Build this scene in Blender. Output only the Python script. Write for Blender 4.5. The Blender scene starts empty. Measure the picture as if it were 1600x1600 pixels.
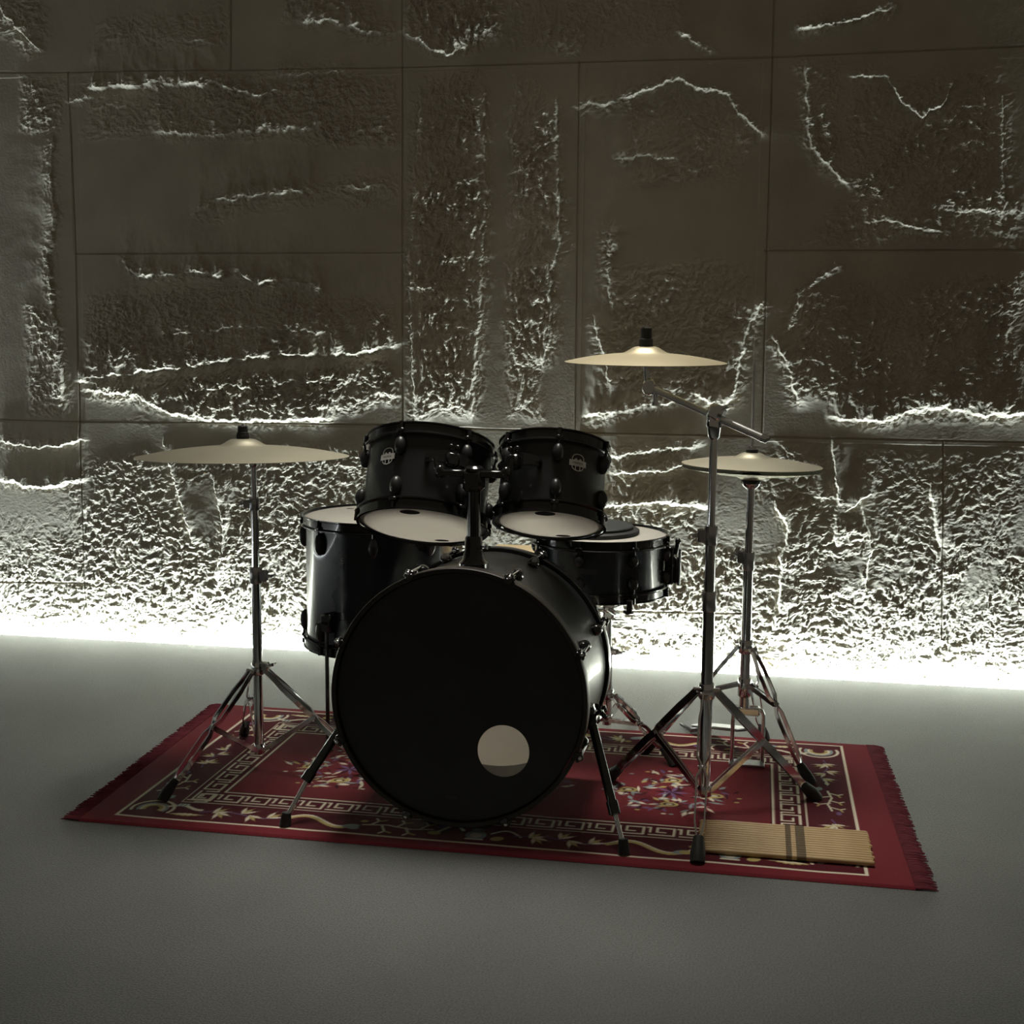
import bpy, bmesh, math, random
import numpy as np
from mathutils import Matrix, Vector
PI = math.pi
COL = bpy.context.scene.collection
SC = bpy.context.scene

# ------------------------------------------------------------------ materials
def mat(name, base, rough=0.5, metal=0.0, coat=0.0, spec=0.5):
    m = bpy.data.materials.new(name); m.use_nodes = True
    b = m.node_tree.nodes['Principled BSDF']
    b.inputs['Base Color'].default_value = (*base, 1)
    b.inputs['Roughness'].default_value = rough
    b.inputs['Metallic'].default_value = metal
    b.inputs['Coat Weight'].default_value = coat
    b.inputs['Specular IOR Level'].default_value = spec
    return m
def nodes(m): return m.node_tree.nodes, m.node_tree.links, m.node_tree.nodes['Principled BSDF']
def noise_mix(m, c0, c1, scale, detail=4, stretch=(1, 1, 1), bump=0.0, bscale=None, dist=0.002):
    N, L, b = nodes(m)
    tc = N.new('ShaderNodeTexCoord'); mp = N.new('ShaderNodeMapping'); mp.inputs['Scale'].default_value = stretch
    L.new(tc.outputs['Object'], mp.inputs['Vector'])
    n = N.new('ShaderNodeTexNoise'); n.inputs['Scale'].default_value = scale; n.inputs['Detail'].default_value = detail
    L.new(mp.outputs['Vector'], n.inputs['Vector'])
    r = N.new('ShaderNodeValToRGB'); r.color_ramp.elements[0].position = .3; r.color_ramp.elements[1].position = .7
    r.color_ramp.elements[0].color = (*c0, 1); r.color_ramp.elements[1].color = (*c1, 1)
    L.new(n.outputs['Fac'], r.inputs['Fac']); L.new(r.outputs['Color'], b.inputs['Base Color'])
    if bump:
        n2 = N.new('ShaderNodeTexNoise'); n2.inputs['Scale'].default_value = bscale or scale; n2.inputs['Detail'].default_value = 3
        L.new(mp.outputs['Vector'], n2.inputs['Vector'])
        bp = N.new('ShaderNodeBump'); bp.inputs['Strength'].default_value = bump; bp.inputs['Distance'].default_value = dist
        L.new(n2.outputs['Fac'], bp.inputs['Height']); L.new(bp.outputs['Normal'], b.inputs['Normal'])
    return m
M = {}
M['chrome'] = noise_mix(mat('chrome', (.72, .73, .75), .13, 1), (.68, .69, .71), (.76, .77, .79), 30)
M['steel'] = noise_mix(mat('brushed_steel', (.5, .5, .52), .3, 1), (.46, .46, .48), (.55, .55, .57), 60)
M['shell'] = noise_mix(mat('black_shell_wrap', (.012, .012, .013), .38, 0, .15), (.016, .017, .019), (.021, .022, .024), 40)
M['gloss'] = noise_mix(mat('black_gloss_metal', (.01, .01, .011), .16, 0, .5), (.008, .008, .009), (.012, .012, .013), 30)
M['shell2'] = noise_mix(mat('black_shell_glare_tint', (.010, .013, .020), .25, 0, .3), (.013, .017, .025), (.017, .021, .031), 20)  # black floor tom and snare shells; the navy tint is glare put into the colour
M['plaster'] = noise_mix(mat('grey_plaster', (.3, .29, .26), .85), (.27, .26, .235), (.33, .32, .29), 4, 6, bump=.2, bscale=90, dist=.001)
M['hoopb'] = noise_mix(mat('black_brown_hoop', (.018, .014, .011), .42), (.015, .012, .010), (.022, .017, .013), 25)
M['rubber'] = noise_mix(mat('black_rubber', (.012, .012, .012), .65), (.010, .010, .010), (.016, .016, .016), 80, bump=.2, dist=.0005)
M['pad'] = noise_mix(mat('practice_pad_rubber', (.03, .035, .037), .5), (.027, .031, .033), (.034, .039, .041), 60)
M['headk'] = noise_mix(mat('black_drum_head', (.015, .016, .018), .45), (.013, .014, .016), (.018, .019, .021), 12)
M['wood'] = noise_mix(mat('pale_hickory', (.52, .36, .17), .45), (.44, .29, .13), (.60, .43, .22), 14, 5, (1, 14, 14))
M['stoolwood'] = noise_mix(mat('pale_birch', (.62, .46, .26), .5), (.74, .57, .33), (.86, .69, .43), 6, 5, (2, 20, 2))
M['silver'] = noise_mix(mat('badge_silver', (.8, .8, .76), .4), (.76, .76, .72), (.84, .84, .80), 90)
M['darksteel'] = noise_mix(mat('dark_steel', (.2, .2, .21), .35, .9), (.17, .17, .18), (.23, .23, .24), 50)
M['dark'] = noise_mix(mat('dark_channel', (.05, .05, .05), .8), (.04, .04, .04), (.06, .06, .06), 20)
M['grey'] = noise_mix(mat('faint_grey_print', (.03, .03, .032), .5), (.025, .025, .027), (.035, .035, .037), 60)

def head_material(name, c, tr=.45, rough=.38):
    m = mat(name, c, rough, spec=.5); N, L, b = nodes(m)
    noise_mix(m, tuple(x * .97 for x in c), c, 9)
    out = [n for n in N if n.type == 'OUTPUT_MATERIAL'][0]
    t = N.new('ShaderNodeBsdfTranslucent'); t.inputs['Color'].default_value = (*c, 1)
    mx = N.new('ShaderNodeMixShader'); mx.inputs['Fac'].default_value = tr
    L.new(b.outputs[0], mx.inputs[1]); L.new(t.outputs[0], mx.inputs[2]); L.new(mx.outputs[0], out.inputs['Surface'])
    return m
def clear_film(name):
    m = mat(name, (.9, .9, .88), .15); N, L, b = nodes(m); noise_mix(m, (.88, .88, .86), (.92, .92, .9), 20)
    out = [n for n in N if n.type == 'OUTPUT_MATERIAL'][0]; t = N.new('ShaderNodeBsdfTransparent'); mx = N.new('ShaderNodeMixShader'); mx.inputs['Fac'].default_value = .85
    L.new(b.outputs[0], mx.inputs[1]); L.new(t.outputs[0], mx.inputs[2]); L.new(mx.outputs[0], out.inputs['Surface']); return m
M['film'] = clear_film('clear_drum_head')
M['arm'] = noise_mix(mat('satin_chrome', (.8, .8, .81), .28, .9), (.78, .78, .79), (.83, .83, .84), 60)
M['head'] = head_material('white_drum_head', (.90, .88, .83), .58)

def brass(name, base, rough):
    m = mat(name, base, rough, .65); N, L, b = nodes(m)
    tc = N.new('ShaderNodeTexCoord'); sx = N.new('ShaderNodeSeparateXYZ'); L.new(tc.outputs['Object'], sx.inputs[0])
    a = N.new('ShaderNodeMath'); a.operation = 'MULTIPLY'; L.new(sx.outputs['X'], a.inputs[0]); L.new(sx.outputs['X'], a.inputs[1])
    c = N.new('ShaderNodeMath'); c.operation = 'MULTIPLY'; L.new(sx.outputs['Y'], c.inputs[0]); L.new(sx.outputs['Y'], c.inputs[1])
    d = N.new('ShaderNodeMath'); d.operation = 'ADD'; L.new(a.outputs[0], d.inputs[0]); L.new(c.outputs[0], d.inputs[1])
    e = N.new('ShaderNodeMath'); e.operation = 'SQRT'; L.new(d.outputs[0], e.inputs[0])
    n = N.new('ShaderNodeTexNoise'); n.noise_dimensions = '1D'; n.inputs['Scale'].default_value = 260; n.inputs['Detail'].default_value = 3
    L.new(e.outputs[0], n.inputs['W'])
    bp = N.new('ShaderNodeBump'); bp.inputs['Strength'].default_value = .25; bp.inputs['Distance'].default_value = .001
    L.new(n.outputs['Fac'], bp.inputs['Height']); L.new(bp.outputs['Normal'], b.inputs['Normal'])
    n2 = N.new('ShaderNodeTexNoise'); n2.inputs['Scale'].default_value = 7; n2.inputs['Detail'].default_value = 4
    L.new(tc.outputs['Object'], n2.inputs['Vector'])
    r = N.new('ShaderNodeValToRGB'); r.color_ramp.elements[0].color = (*[x * .85 for x in base], 1); r.color_ramp.elements[1].color = (*[min(1, x * 1.1) for x in base], 1)
    L.new(n2.outputs['Fac'], r.inputs['Fac']); L.new(r.outputs['Color'], b.inputs['Base Color'])
    return m
M['brass'] = brass('cymbal_bronze', (.60, .535, .37), .42)
M['brass2'] = brass('aged_cymbal_bronze', (.53, .50, .39), .45)

# see-through dark elastic for the straps round the sticks
m = mat('sheer_black_elastic', (.02, .02, .02), .5); N, L, b = nodes(m); noise_mix(m, (.015, .015, .015), (.03, .03, .03), 300)
out = [n for n in N if n.type == 'OUTPUT_MATERIAL'][0]; t = N.new('ShaderNodeBsdfTransparent'); mx = N.new('ShaderNodeMixShader'); mx.inputs['Fac'].default_value = .70
L.new(b.outputs[0], mx.inputs[1]); L.new(t.outputs[0], mx.inputs[2]); L.new(mx.outputs[0], out.inputs['Surface'])
M['elastic'] = m

# carpet
m = noise_mix(mat('grey_carpet', (.2, .2, .19), .55, spec=.5), (.096, .105, .102), (.126, .134, .128), 3.0, 6)
N, L, b = nodes(m)
tc = N.new('ShaderNodeTexCoord')
n1 = N.new('ShaderNodeTexNoise'); n1.inputs['Scale'].default_value = 260; n1.inputs['Detail'].default_value = 2; L.new(tc.outputs['Object'], n1.inputs['Vector'])
ramp = [n for n in N if n.type == 'VALTORGB'][0]
mx = N.new('ShaderNodeMix'); mx.data_type = 'RGBA'; mx.blend_type = 'MULTIPLY'; mx.inputs['Factor'].default_value = .75
r2 = N.new('ShaderNodeValToRGB'); r2.color_ramp.elements[0].position = .35; r2.color_ramp.elements[1].position = .62
r2.color_ramp.elements[0].color = (.42, .42, .42, 1); r2.color_ramp.elements[1].color = (1.35, 1.35, 1.35, 1)
L.new(n1.outputs['Fac'], r2.inputs['Fac']); L.new(ramp.outputs['Color'], mx.inputs[6]); L.new(r2.outputs['Color'], mx.inputs[7]); L.new(mx.outputs[2], b.inputs['Base Color'])
bp = N.new('ShaderNodeBump'); bp.inputs['Strength'].default_value = .5; bp.inputs['Distance'].default_value = .003
L.new(n1.outputs['Fac'], bp.inputs['Height']); L.new(bp.outputs['Normal'], b.inputs['Normal'])
b.inputs['Sheen Weight'].default_value = .3; b.inputs['Sheen Roughness'].default_value = .5
M['carpet'] = m

# stone wall
m = noise_mix(mat('carved_stone', (.23, .212, .175), .8, spec=.25), (.37, .335, .262), (.46, .42, .33), 5, 8, bump=.3, bscale=120, dist=.0016)
M['stone'] = m
# woven rug: colours of the yarns come from the mesh
m = mat('woven_rug', (.3, .03, .05), .9, spec=.1); N, L, b = nodes(m)
at = N.new('ShaderNodeAttribute'); at.attribute_name = 'yarn'
tc = N.new('ShaderNodeTexCoord'); n1 = N.new('ShaderNodeTexNoise'); n1.inputs['Scale'].default_value = 500; L.new(tc.outputs['Object'], n1.inputs['Vector'])
r2 = N.new('ShaderNodeValToRGB'); r2.color_ramp.elements[0].color = (.7, .7, .7, 1); r2.color_ramp.elements[1].color = (1.2, 1.2, 1.2, 1); L.new(n1.outputs['Fac'], r2.inputs['Fac'])
mx = N.new('ShaderNodeMix'); mx.data_type = 'RGBA'; mx.blend_type = 'MULTIPLY'; mx.inputs['Factor'].default_value = 1
L.new(at.outputs['Color'], mx.inputs[6]); L.new(r2.outputs['Color'], mx.inputs[7]); L.new(mx.outputs[2], b.inputs['Base Color'])
bp = N.new('ShaderNodeBump'); bp.inputs['Strength'].default_value = .4; bp.inputs['Distance'].default_value = .002
L.new(n1.outputs['Fac'], bp.inputs['Height']); L.new(bp.outputs['Normal'], b.inputs['Normal'])
M['rug'] = m
M['fringe'] = noise_mix(mat('rug_fringe', (.16, .02, .035), .9), (.13, .015, .028), (.20, .028, .045), 40)
m = mat('led_diffuser', (.9, .9, .9), .5); N, L, b = nodes(m)
b.inputs['Emission Color'].default_value = (.93, .97, 1, 1); b.inputs['Emission Strength'].default_value = 6.0
M['led'] = m

# ------------------------------------------------------------------ mesh helpers
def frame(o, z, x=None):
    z = Vector(z).normalized()
    x = Vector(x) if x is not None else (Vector((1, 0, 0)) if abs(z.x) < .9 else Vector((0, 1, 0)))
    x = (x - z * x.dot(z)).normalized(); y = z.cross(x)
    m = Matrix(((x.x, y.x, z.x, o[0]), (x.y, y.y, z.y, o[1]), (x.z, y.z, z.z, o[2]), (0, 0, 0, 1)))
    return m
I4 = Matrix.Identity(4)
class MB:
    def __init__(s): s.v = []; s.f = []
    def add(s, vs, fs, m=I4):
        k = len(s.v); s.v += [m @ Vector(p) for p in vs]; s.f += [tuple(i + k for i in f) for f in fs]; return s
    def lathe(s, prof, m=I4, n=48, closed=False, a0=0., a1=2 * PI):
        full = abs(a1 - a0 - 2 * PI) < 1e-6; na = n if full else n + 1
        vs = []; fs = []; p = len(prof)
        for i in range(na):
            a = a0 + (a1 - a0) * i / n; c, q = math.cos(a), math.sin(a)
            vs += [(r * c, r * q, z) for r, z in prof]
        for i in range(n):
            j = (i + 1) % na
            for k in range(p if closed else p - 1):
                l = (k + 1) % p; fs.append((i * p + k, j * p + k, j * p + l, i * p + l))
        if not full and closed: fs += [tuple(range(p)), tuple(range((na - 1) * p, na * p))]
        return s.add(vs, fs, m)
    def tube(s, pts, r, n=12, cap=True):
        pts = [Vector(p) for p in pts]; rs = r if isinstance(r, (list, tuple)) else [r] * len(pts)
        vs = []; fs = []; u = None
        for i, p in enumerate(pts):
            t = (pts[min(i + 1, len(pts) - 1)] - pts[max(i - 1, 0)]).normalized()
            if u is None: u = t.orthogonal().normalized()
            u = (u - t * u.dot(t)).normalized(); w = t.cross(u)
            for k in range(n):
                a = 2 * PI * k / n; vs.append(p + (u * math.cos(a) + w * math.sin(a)) * rs[i])
        for i in range(len(pts) - 1):
            for k in range(n): fs.append((i * n + k, i * n + (k + 1) % n, (i + 1) * n + (k + 1) % n, (i + 1) * n + k))
        if cap: fs += [tuple(range(n))[::-1], tuple(range((len(pts) - 1) * n, len(pts) * n))]
        return s.add(vs, fs)
    def strip(s, pts, w, t, up):
        """flat bar swept along pts: w wide across 'up', t thick"""
        pts = [Vector(p) for p in pts]; vs = []; fs = []
        for i, p in enumerate(pts):
            d = (pts[min(i + 1, len(pts) - 1)] - pts[max(i - 1, 0)]).normalized()
            a = d.cross(Vector(up)).normalized(); b_ = a.cross(d)
            vs += [p + a * (t / 2) + b_ * (w / 2), p - a * (t / 2) + b_ * (w / 2), p - a * (t / 2) - b_ * (w / 2), p + a * (t / 2) - b_ * (w / 2)]
        for i in range(len(pts) - 1):
            for k in range(4): fs.append((i * 4 + k, i * 4 + (k + 1) % 4, i * 4 + 4 + (k + 1) % 4, i * 4 + 4 + k))
        fs += [(3, 2, 1, 0), tuple(range(len(vs) - 4, len(vs)))]
        return s.add(vs, fs)
    def box(s, sx, sy, sz, m=I4, b=.002):
        h = (sx / 2, sy / 2, sz / 2); b = min(b, min(h) * .9); vs = []; idx = {}
        for a in (-1, 1):
            for c in (-1, 1):
                for d in (-1, 1):
                    sg = (a, c, d)
                    for ax in range(3):
                        idx[(a, c, d, ax)] = len(vs)
                        vs.append(tuple(sg[i] * (h[i] if i == ax else h[i] - b) for i in range(3)))
        fs = []
        for ax in range(3):
            o = [i for i in range(3) if i != ax]
            for sg in (-1, 1):
                q = []
                for p_, r_ in ((-1, -1), (1, -1), (1, 1), (-1, 1)):
                    k = [0, 0, 0]; k[ax] = sg; k[o[0]] = p_; k[o[1]] = r_; q.append(idx[(*k, ax)])
                fs.append(tuple(q))
            for p_ in (-1, 1):
                for r_ in (-1, 1):
                    k0 = [0, 0, 0]; k1 = [0, 0, 0]
                    k0[ax] = -1; k1[ax] = 1
                    for k in (k0, k1): k[o[0]] = p_; k[o[1]] = r_
                    fs.append((idx[(*k0, o[0])], idx[(*k1, o[0])], idx[(*k1, o[1])], idx[(*k0, o[1])]))
        for a in (-1, 1):
            for c in (-1, 1):
                for d in (-1, 1): fs.append(tuple(idx[(a, c, d, ax)] for ax in range(3)))
        return s.add(vs, fs, m)
    def ball(s, c, r, m=I4, n=16, k=10):
        r = r if isinstance(r, (tuple, list)) else (r, r, r)
        prof = [(math.sin(PI * i / k), -math.cos(PI * i / k)) for i in range(k + 1)]
        mm = m @ Matrix.Translation(c) @ Matrix.Diagonal((*r, 1))
        return s.lathe([(max(a, 1e-4), b) for a, b in prof], mm, n)
    def build(s, name, m, parent=None, sharp=38, org=None):
        o3 = org if org is not None else (world_loc(parent) if parent else Vector((0, 0, 0)))
        me = bpy.data.meshes.new(name); me.from_pydata([tuple(p - o3) for p in s.v], [], s.f)
        bm = bmesh.new(); bm.from_mesh(me); bmesh.ops.remove_doubles(bm, verts=bm.verts, dist=1e-6)
        bmesh.ops.recalc_face_normals(bm, faces=bm.faces); bm.to_mesh(me); bm.free()
        me.shade_smooth(); me.set_sharp_from_angle(angle=math.radians(sharp))
        o = bpy.data.objects.new(name, me); COL.objects.link(o); me.materials.append(m)
        if parent: o.parent = parent
        elif org is not None: o.location = o3
        return o
def world_loc(o):
    v = Vector((0, 0, 0))
    while o: v = v + o.location; o = o.parent
    return v
def tag(o, label, cat, group=None):
    o['label'] = label; o['category'] = cat
    if group: o['group'] = group
    return o
def thing(name, label, cat, loc, group=None):
    o = bpy.data.objects.new(name, None); o.empty_display_size = .05; COL.objects.link(o); o.location = loc
    return tag(o, label, cat, group)
def lerp(a, b, t): return Vector(a) * (1 - t) + Vector(b) * t
def plab(o, s): o['label'] = s; return o
# ------------------------------------------------------------------ the carved stone wall
WY = 4.335          # plane of the wall; relief stands proud of it towards the room
EDGE = 4.255        # where the carpeted floor stops in front of the lit gap
def grid_noise(seed):
    rs = np.random.RandomState(seed); ang = rs.rand(256, 256) * 2 * PI
    gx, gy = np.cos(ang), np.sin(ang)
    def f(x, y):
        xi = np.floor(x).astype(int); yi = np.floor(y).astype(int); fx = x - xi; fy = y - yi
        u = fx * fx * fx * (fx * (fx * 6 - 15) + 10); v = fy * fy * fy * (fy * (fy * 6 - 15) + 10)
        def g(i, j): return gx[(xi + i) & 255, (yi + j) & 255] * (fx - i) + gy[(xi + i) & 255, (yi + j) & 255] * (fy - j)
        return (g(0, 0) * (1 - u) + g(1, 0) * u) * (1 - v) + (g(0, 1) * (1 - u) + g(1, 1) * u) * v
    return f
PN = [grid_noise(s) for s in range(11, 17)]
def fbm(x, y, o=4, k=0, gain=.5):
    r = 0; a = 1
    for i in range(o): r = r + a * PN[(k + i) % 6](x * 2 ** i + 3.7 * i, y * 2 ** i + 1.9 * i); a *= gain
    return r * 1.3
def sst(a, b, x): t = np.clip((x - a) / (b - a), 0, 1); return t * t * (3 - 2 * t)
def terrace(h, sharp=.18):
    f = np.floor(h); t = h - f
    return f + sst(.5 - sharp, .5 + sharp, t)
def pdist(U, V, pts, closed=False):
    P = list(pts) + ([pts[0]] if closed else []); d = np.full(U.shape, 1e9)
    for (ax, ay), (bx, by) in zip(P[:-1], P[1:]):
        dx, dy = bx - ax, by - ay; t = np.clip(((U - ax) * dx + (V - ay) * dy) / (dx * dx + dy * dy + 1e-12), 0, 1)
        d = np.minimum(d, np.hypot(U - ax - t * dx, V - ay - t * dy))
    return d
def inside(U, V, pts):
    r = np.zeros(U.shape, bool); n = len(pts)
    for i in range(n):
        (ax, ay), (bx, by) = pts[i], pts[(i + 1) % n]
        if ay == by: continue
        c = ((ay > V) != (by > V)) & (U < (bx - ax) * (V - ay) / (by - ay) + ax); r ^= c
    return r
us = np.concatenate([np.arange(-5.0, -3.0, .04), np.arange(-3.0, 1.15, .003), np.arange(1.15, 3.0, .04)])
vs_ = np.concatenate([np.arange(-.10, 2.40, .003), np.arange(2.40, 3.21, .04)])
U, V = np.meshgrid(us, vs_)
wu = U + .020 * fbm(U * 7, V * 7, 3, 1); wv = V + .020 * fbm(U * 7 + 9, V * 7 + 4, 3, 2)      # wobbling coordinates
jag = .010 * fbm(U * 22, V * 22, 3, 3) + .004 * PN[2](U * 90, V * 90)

rough = np.zeros(U.shape)                      # how strongly each place is hewn
def zone(amp, pts, soft=.05):
    global rough
    x0 = min(p[0] for p in pts) - .3; x1 = max(p[0] for p in pts) + .3; y0 = min(p[1] for p in pts) - .3; y1 = max(p[1] for p in pts) + .3
    i0, i1 = np.searchsorted(us, [x0, x1]); j0, j1 = np.searchsorted(vs_, [y0, y1]); s = np.s_[j0:j1, i0:i1]
    if i1 <= i0 or j1 <= j0: return
    d = pdist(wu[s], wv[s], pts, True); d = np.where(inside(wu[s], wv[s], pts), d, -d)
    rough[s] = np.maximum(rough[s], amp * sst(-soft * .4, soft, d)) if amp > 0 else rough[s] * (1 - (-amp) * sst(-soft * .3, soft * .6, d))
H = np.zeros(U.shape)
def ledge(amp, pts, L=.10, face=.006, fade=.03, side=1):
    """rock standing proud above the line and dying out upwards over L; its undercut face looks down at the light"""
    global H
    flip = abs(pts[-1][0] - pts[0][0]) < abs(pts[-1][1] - pts[0][1])
    A, B = (V, U) if flip else (U, V)
    p = sorted([(q[1], q[0]) if flip else q for q in pts])
    a = np.array([q[0] for q in p]); b_ = np.array([q[1] for q in p])
    x0, x1 = a[0] - fade, a[-1] + fade
    if flip: j0, j1 = np.searchsorted(vs_, [x0, x1]); i0, i1 = np.searchsorted(us, [b_.min() - .5, b_.max() + .5])
    else: i0, i1 = np.searchsorted(us, [x0, x1]); j0, j1 = np.searchsorted(vs_, [b_.min() - .4, b_.max() + .6])
    s = np.s_[j0:j1, i0:i1]
    if i1 <= i0 or j1 <= j0: return
    d = (B[s] + jag[s] - np.interp(A[s], a, b_)) * side
    w = sst(x0, x0 + 2 * fade, A[s]) * (1 - sst(x1 - 2 * fade, x1, A[s]))
    k = amp * w * ((.62 + .6 * np.clip(fbm(A[s] * 12, B[s] * 9, 2, 4) + .45, 0, 1)) if amp < .0155 else (.40 + .95 * np.clip(fbm(A[s] * 16, B[s] * 9, 3, 4) + .45, 0, 1)))
    rough[s] = np.maximum(rough[s], (.35 + 14 * amp) * w * np.exp(-(d / .028) ** 2))
    H[s] = H[s] + k * np.where(d > 0, np.exp(-d / L), np.clip(1 + d / face, 0, 1))
def slab(amp, pts, soft=.012):
    global H
    d = pdist(wu, wv, pts, True); d = np.where(inside(wu, wv, pts), d, -d); H = H + amp * sst(-soft, soft, d)
zone(0.8, [(-2.024,2.022), (-1.508,2.002), (-1.236,1.977), (-1.224,1.744), (-1.509,1.760), (-1.980,1.792), (-2.245,1.875)])
zone(0.5, [(-2.389,2.000), (-1.977,1.988), (-2.004,1.792), (-2.419,1.790)])
zone(0.5, [(-1.983,1.583), (-1.696,1.634), (-1.235,1.648), (-1.234,1.552), (-1.697,1.535), (-2.009,1.483)])
zone(0.75, [(-2.408,1.259), (-1.867,1.293), (-1.234,1.227), (-1.229,1.029), (-1.750,0.990), (-2.429,0.936)])
zone(1, [(-2.416,0.960), (-1.750,1.002), (-1.233,1.051), (-1.233,0.886), (-1.466,0.814), (-1.752,0.798), (-2.143,0.836), (-2.418,0.878)])
zone(1, [(-1.142,1.985), (-0.952,1.994), (-0.931,1.906), (-0.928,1.591), (-0.936,1.313), (-0.970,0.824), (-1.152,0.820), (-1.188,1.314), (-1.163,1.743)])
zone(0.7, [(-0.855,1.983), (-0.769,1.980), (-0.685,1.879), (-0.677,1.608), (-0.657,1.440), (-0.694,1.313), (-0.684,1.121), (-0.726,0.948), (-0.713,0.829), (-0.835,0.826), (-0.861,1.120), (-0.842,1.420)])
zone(0.7, [(-2.637,2.029), (-2.450,2.012), (-2.481,1.791), (-2.643,1.839)])
zone(0.7, [(-2.643,1.224), (-2.523,1.224), (-2.491,1.017), (-2.458,0.796), (-2.651,0.792)])
zone(0.8, [(-1.644,2.286), (-1.371,2.275), (-1.247,2.145), (-1.258,2.104), (-1.416,2.151), (-1.645,2.181)])
zone(0.9, [(-1.203,2.268), (-0.863,2.254), (-0.861,2.090), (-1.057,2.024), (-1.214,2.123)])
zone(0.6, [(-2.753,2.332), (-2.553,2.324), (-2.509,2.147), (-2.585,2.083), (-2.758,2.200)])
zone(0.4, [(-2.334,2.206), (-1.831,2.252), (-1.833,2.081), (-2.337,2.097)])
zone(0.45, [(-0.863,2.254), (-0.272,2.230), (-0.268,2.070), (-0.624,2.021), (-0.861,2.049)])
zone(0.4, [(-0.473,1.894), (-0.265,1.939), (-0.099,1.884), (-0.023,1.751), (-0.090,1.600), (-0.445,1.605)])
zone(0.55, [(-0.504,1.355), (-0.021,1.353), (-0.032,1.041), (-0.173,0.871), (-0.518,0.951)])
zone(0.6, [(0.110,1.978), (0.239,1.984), (0.255,1.575), (0.152,1.657)])
zone(0.6, [(0.241,1.934), (0.705,1.959), (0.749,1.470), (0.258,1.514)])
zone(0.5, [(0.256,1.555), (0.802,1.548), (0.810,1.400), (0.121,1.404)])
zone(0.6, [(0.105,1.271), (0.813,1.330), (0.838,0.868), (0.525,0.841), (0.242,0.878), (0.106,0.938)])
zone(0.8, [(0.174,1.043), (0.435,1.087), (0.463,0.882), (0.221,0.877)])
zone(0.75, [(-0.492,0.757), (-0.191,0.764), (-0.188,0.646), (-0.247,0.460), (-0.486,0.452)])
zone(0.5, [(-0.386,0.867), (-0.133,0.956), (-0.178,1.061), (-0.497,1.015)])
zone(0.7, [(0.071,0.769), (0.246,0.752), (0.262,0.328), (0.096,0.321)])
zone(0.4, [(0.328,0.754), (0.843,0.766), (0.864,0.353), (0.345,0.331)])
zone(0.7, [(-2.397,0.692), (-1.279,0.740), (-1.278,0.149), (-2.412,0.097)])
ledge(0.024, [(-2.365,1.972), (-2.218,1.977), (-2.073,1.975), (-1.882,1.974)], 0.1, 0.012)
ledge(0.014, [(-1.870,1.974), (-1.752,1.928), (-1.647,1.946)], 0.05, 0.012)
ledge(0.01, [(-1.670,1.994), (-1.405,2.003)], 0.04, 0.006)
ledge(0.012, [(-2.453,1.931), (-2.366,1.939)], 0.05, 0.006)
ledge(0.01, [(-2.317,1.916), (-2.256,1.906), (-2.200,1.917)], 0.05, 0.006)
ledge(0.014, [(-2.124,1.817), (-1.908,1.797), (-1.742,1.813), (-1.509,1.818)], 0.05, 0.012)
ledge(0.018, [(-1.972,1.538), (-1.863,1.577), (-1.744,1.591), (-1.533,1.605)], 0.08, 0.012)
ledge(0.014, [(-1.463,1.604), (-1.280,1.621)], 0.05, 0.012)
ledge(0.0225, [(-2.256,1.372), (-2.195,1.316), (-2.060,1.313), (-1.975,1.329), (-1.878,1.313), (-1.849,1.333), (-1.735,1.286), (-1.628,1.301), (-1.500,1.259)], 0.06, 0.012)
ledge(0.022, [(-2.437,0.943), (-2.290,0.961), (-2.115,0.982), (-1.931,1.009), (-1.750,1.031), (-1.559,1.042), (-1.372,1.048), (-1.222,1.084)], 0.1, 0.012)
ledge(0.014, [(-2.417,0.906), (-2.204,0.886), (-2.093,0.833), (-1.922,0.806), (-1.752,0.805), (-1.466,0.821)], 0.07, 0.012)
ledge(0.01, [(-2.113,1.112), (-1.749,1.136), (-1.465,1.116)], 0.05, 0.006)
ledge(0.01, [(-1.994,0.908), (-1.703,0.935), (-1.372,0.950)], 0.05, 0.006)
ledge(0.016, [(-1.576,2.174), (-1.462,2.170), (-1.371,2.135), (-1.254,2.120)], 0.07, 0.012)
ledge(0.018, [(-1.214,2.127), (-1.135,2.079), (-1.058,2.039), (-0.926,2.109)], 0.07, 0.012)
ledge(0.012, [(-2.705,2.253), (-2.608,2.157), (-2.555,2.108)], 0.06, 0.006)
ledge(0.01, [(-2.154,2.134), (-1.903,2.115)], 0.05, 0.006)
ledge(0.011, [(-0.477,1.886), (-0.368,1.917), (-0.286,1.948), (-0.233,1.914), (-0.119,1.890)], 0.05, 0.006)
ledge(0.011, [(-0.124,1.891), (-0.087,1.829), (-0.018,1.763)], 0.05, 0.006)
ledge(0.01, [(-0.477,1.697), (-0.384,1.701), (-0.275,1.689)], 0.1, 0.006)
ledge(0.018, [(-0.563,0.842), (-0.472,0.855), (-0.386,0.871), (-0.259,0.897)], 0.09, 0.012)
ledge(0.02, [(-0.206,0.925), (-0.153,0.896), (-0.100,0.885)], 0.06, 0.012)
ledge(0.012, [(0.086,2.085), (0.195,2.099), (0.390,2.141)], 0.05, 0.006)
ledge(0.013, [(-0.294,2.091), (-0.181,2.023)], 0.05, 0.012)
ledge(0.01, [(0.241,1.934), (0.369,1.936)], 0.05, 0.006)
ledge(0.011, [(0.369,1.934), (0.422,1.846), (0.482,1.810), (0.548,1.843), (0.577,1.915)], 0.06, 0.006)
ledge(0.009, [(0.335,1.477), (0.418,1.483), (0.557,1.437)], 0.05, 0.006)
ledge(0.008, [(0.544,1.515), (0.804,1.509)], 0.05, 0.006)
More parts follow.
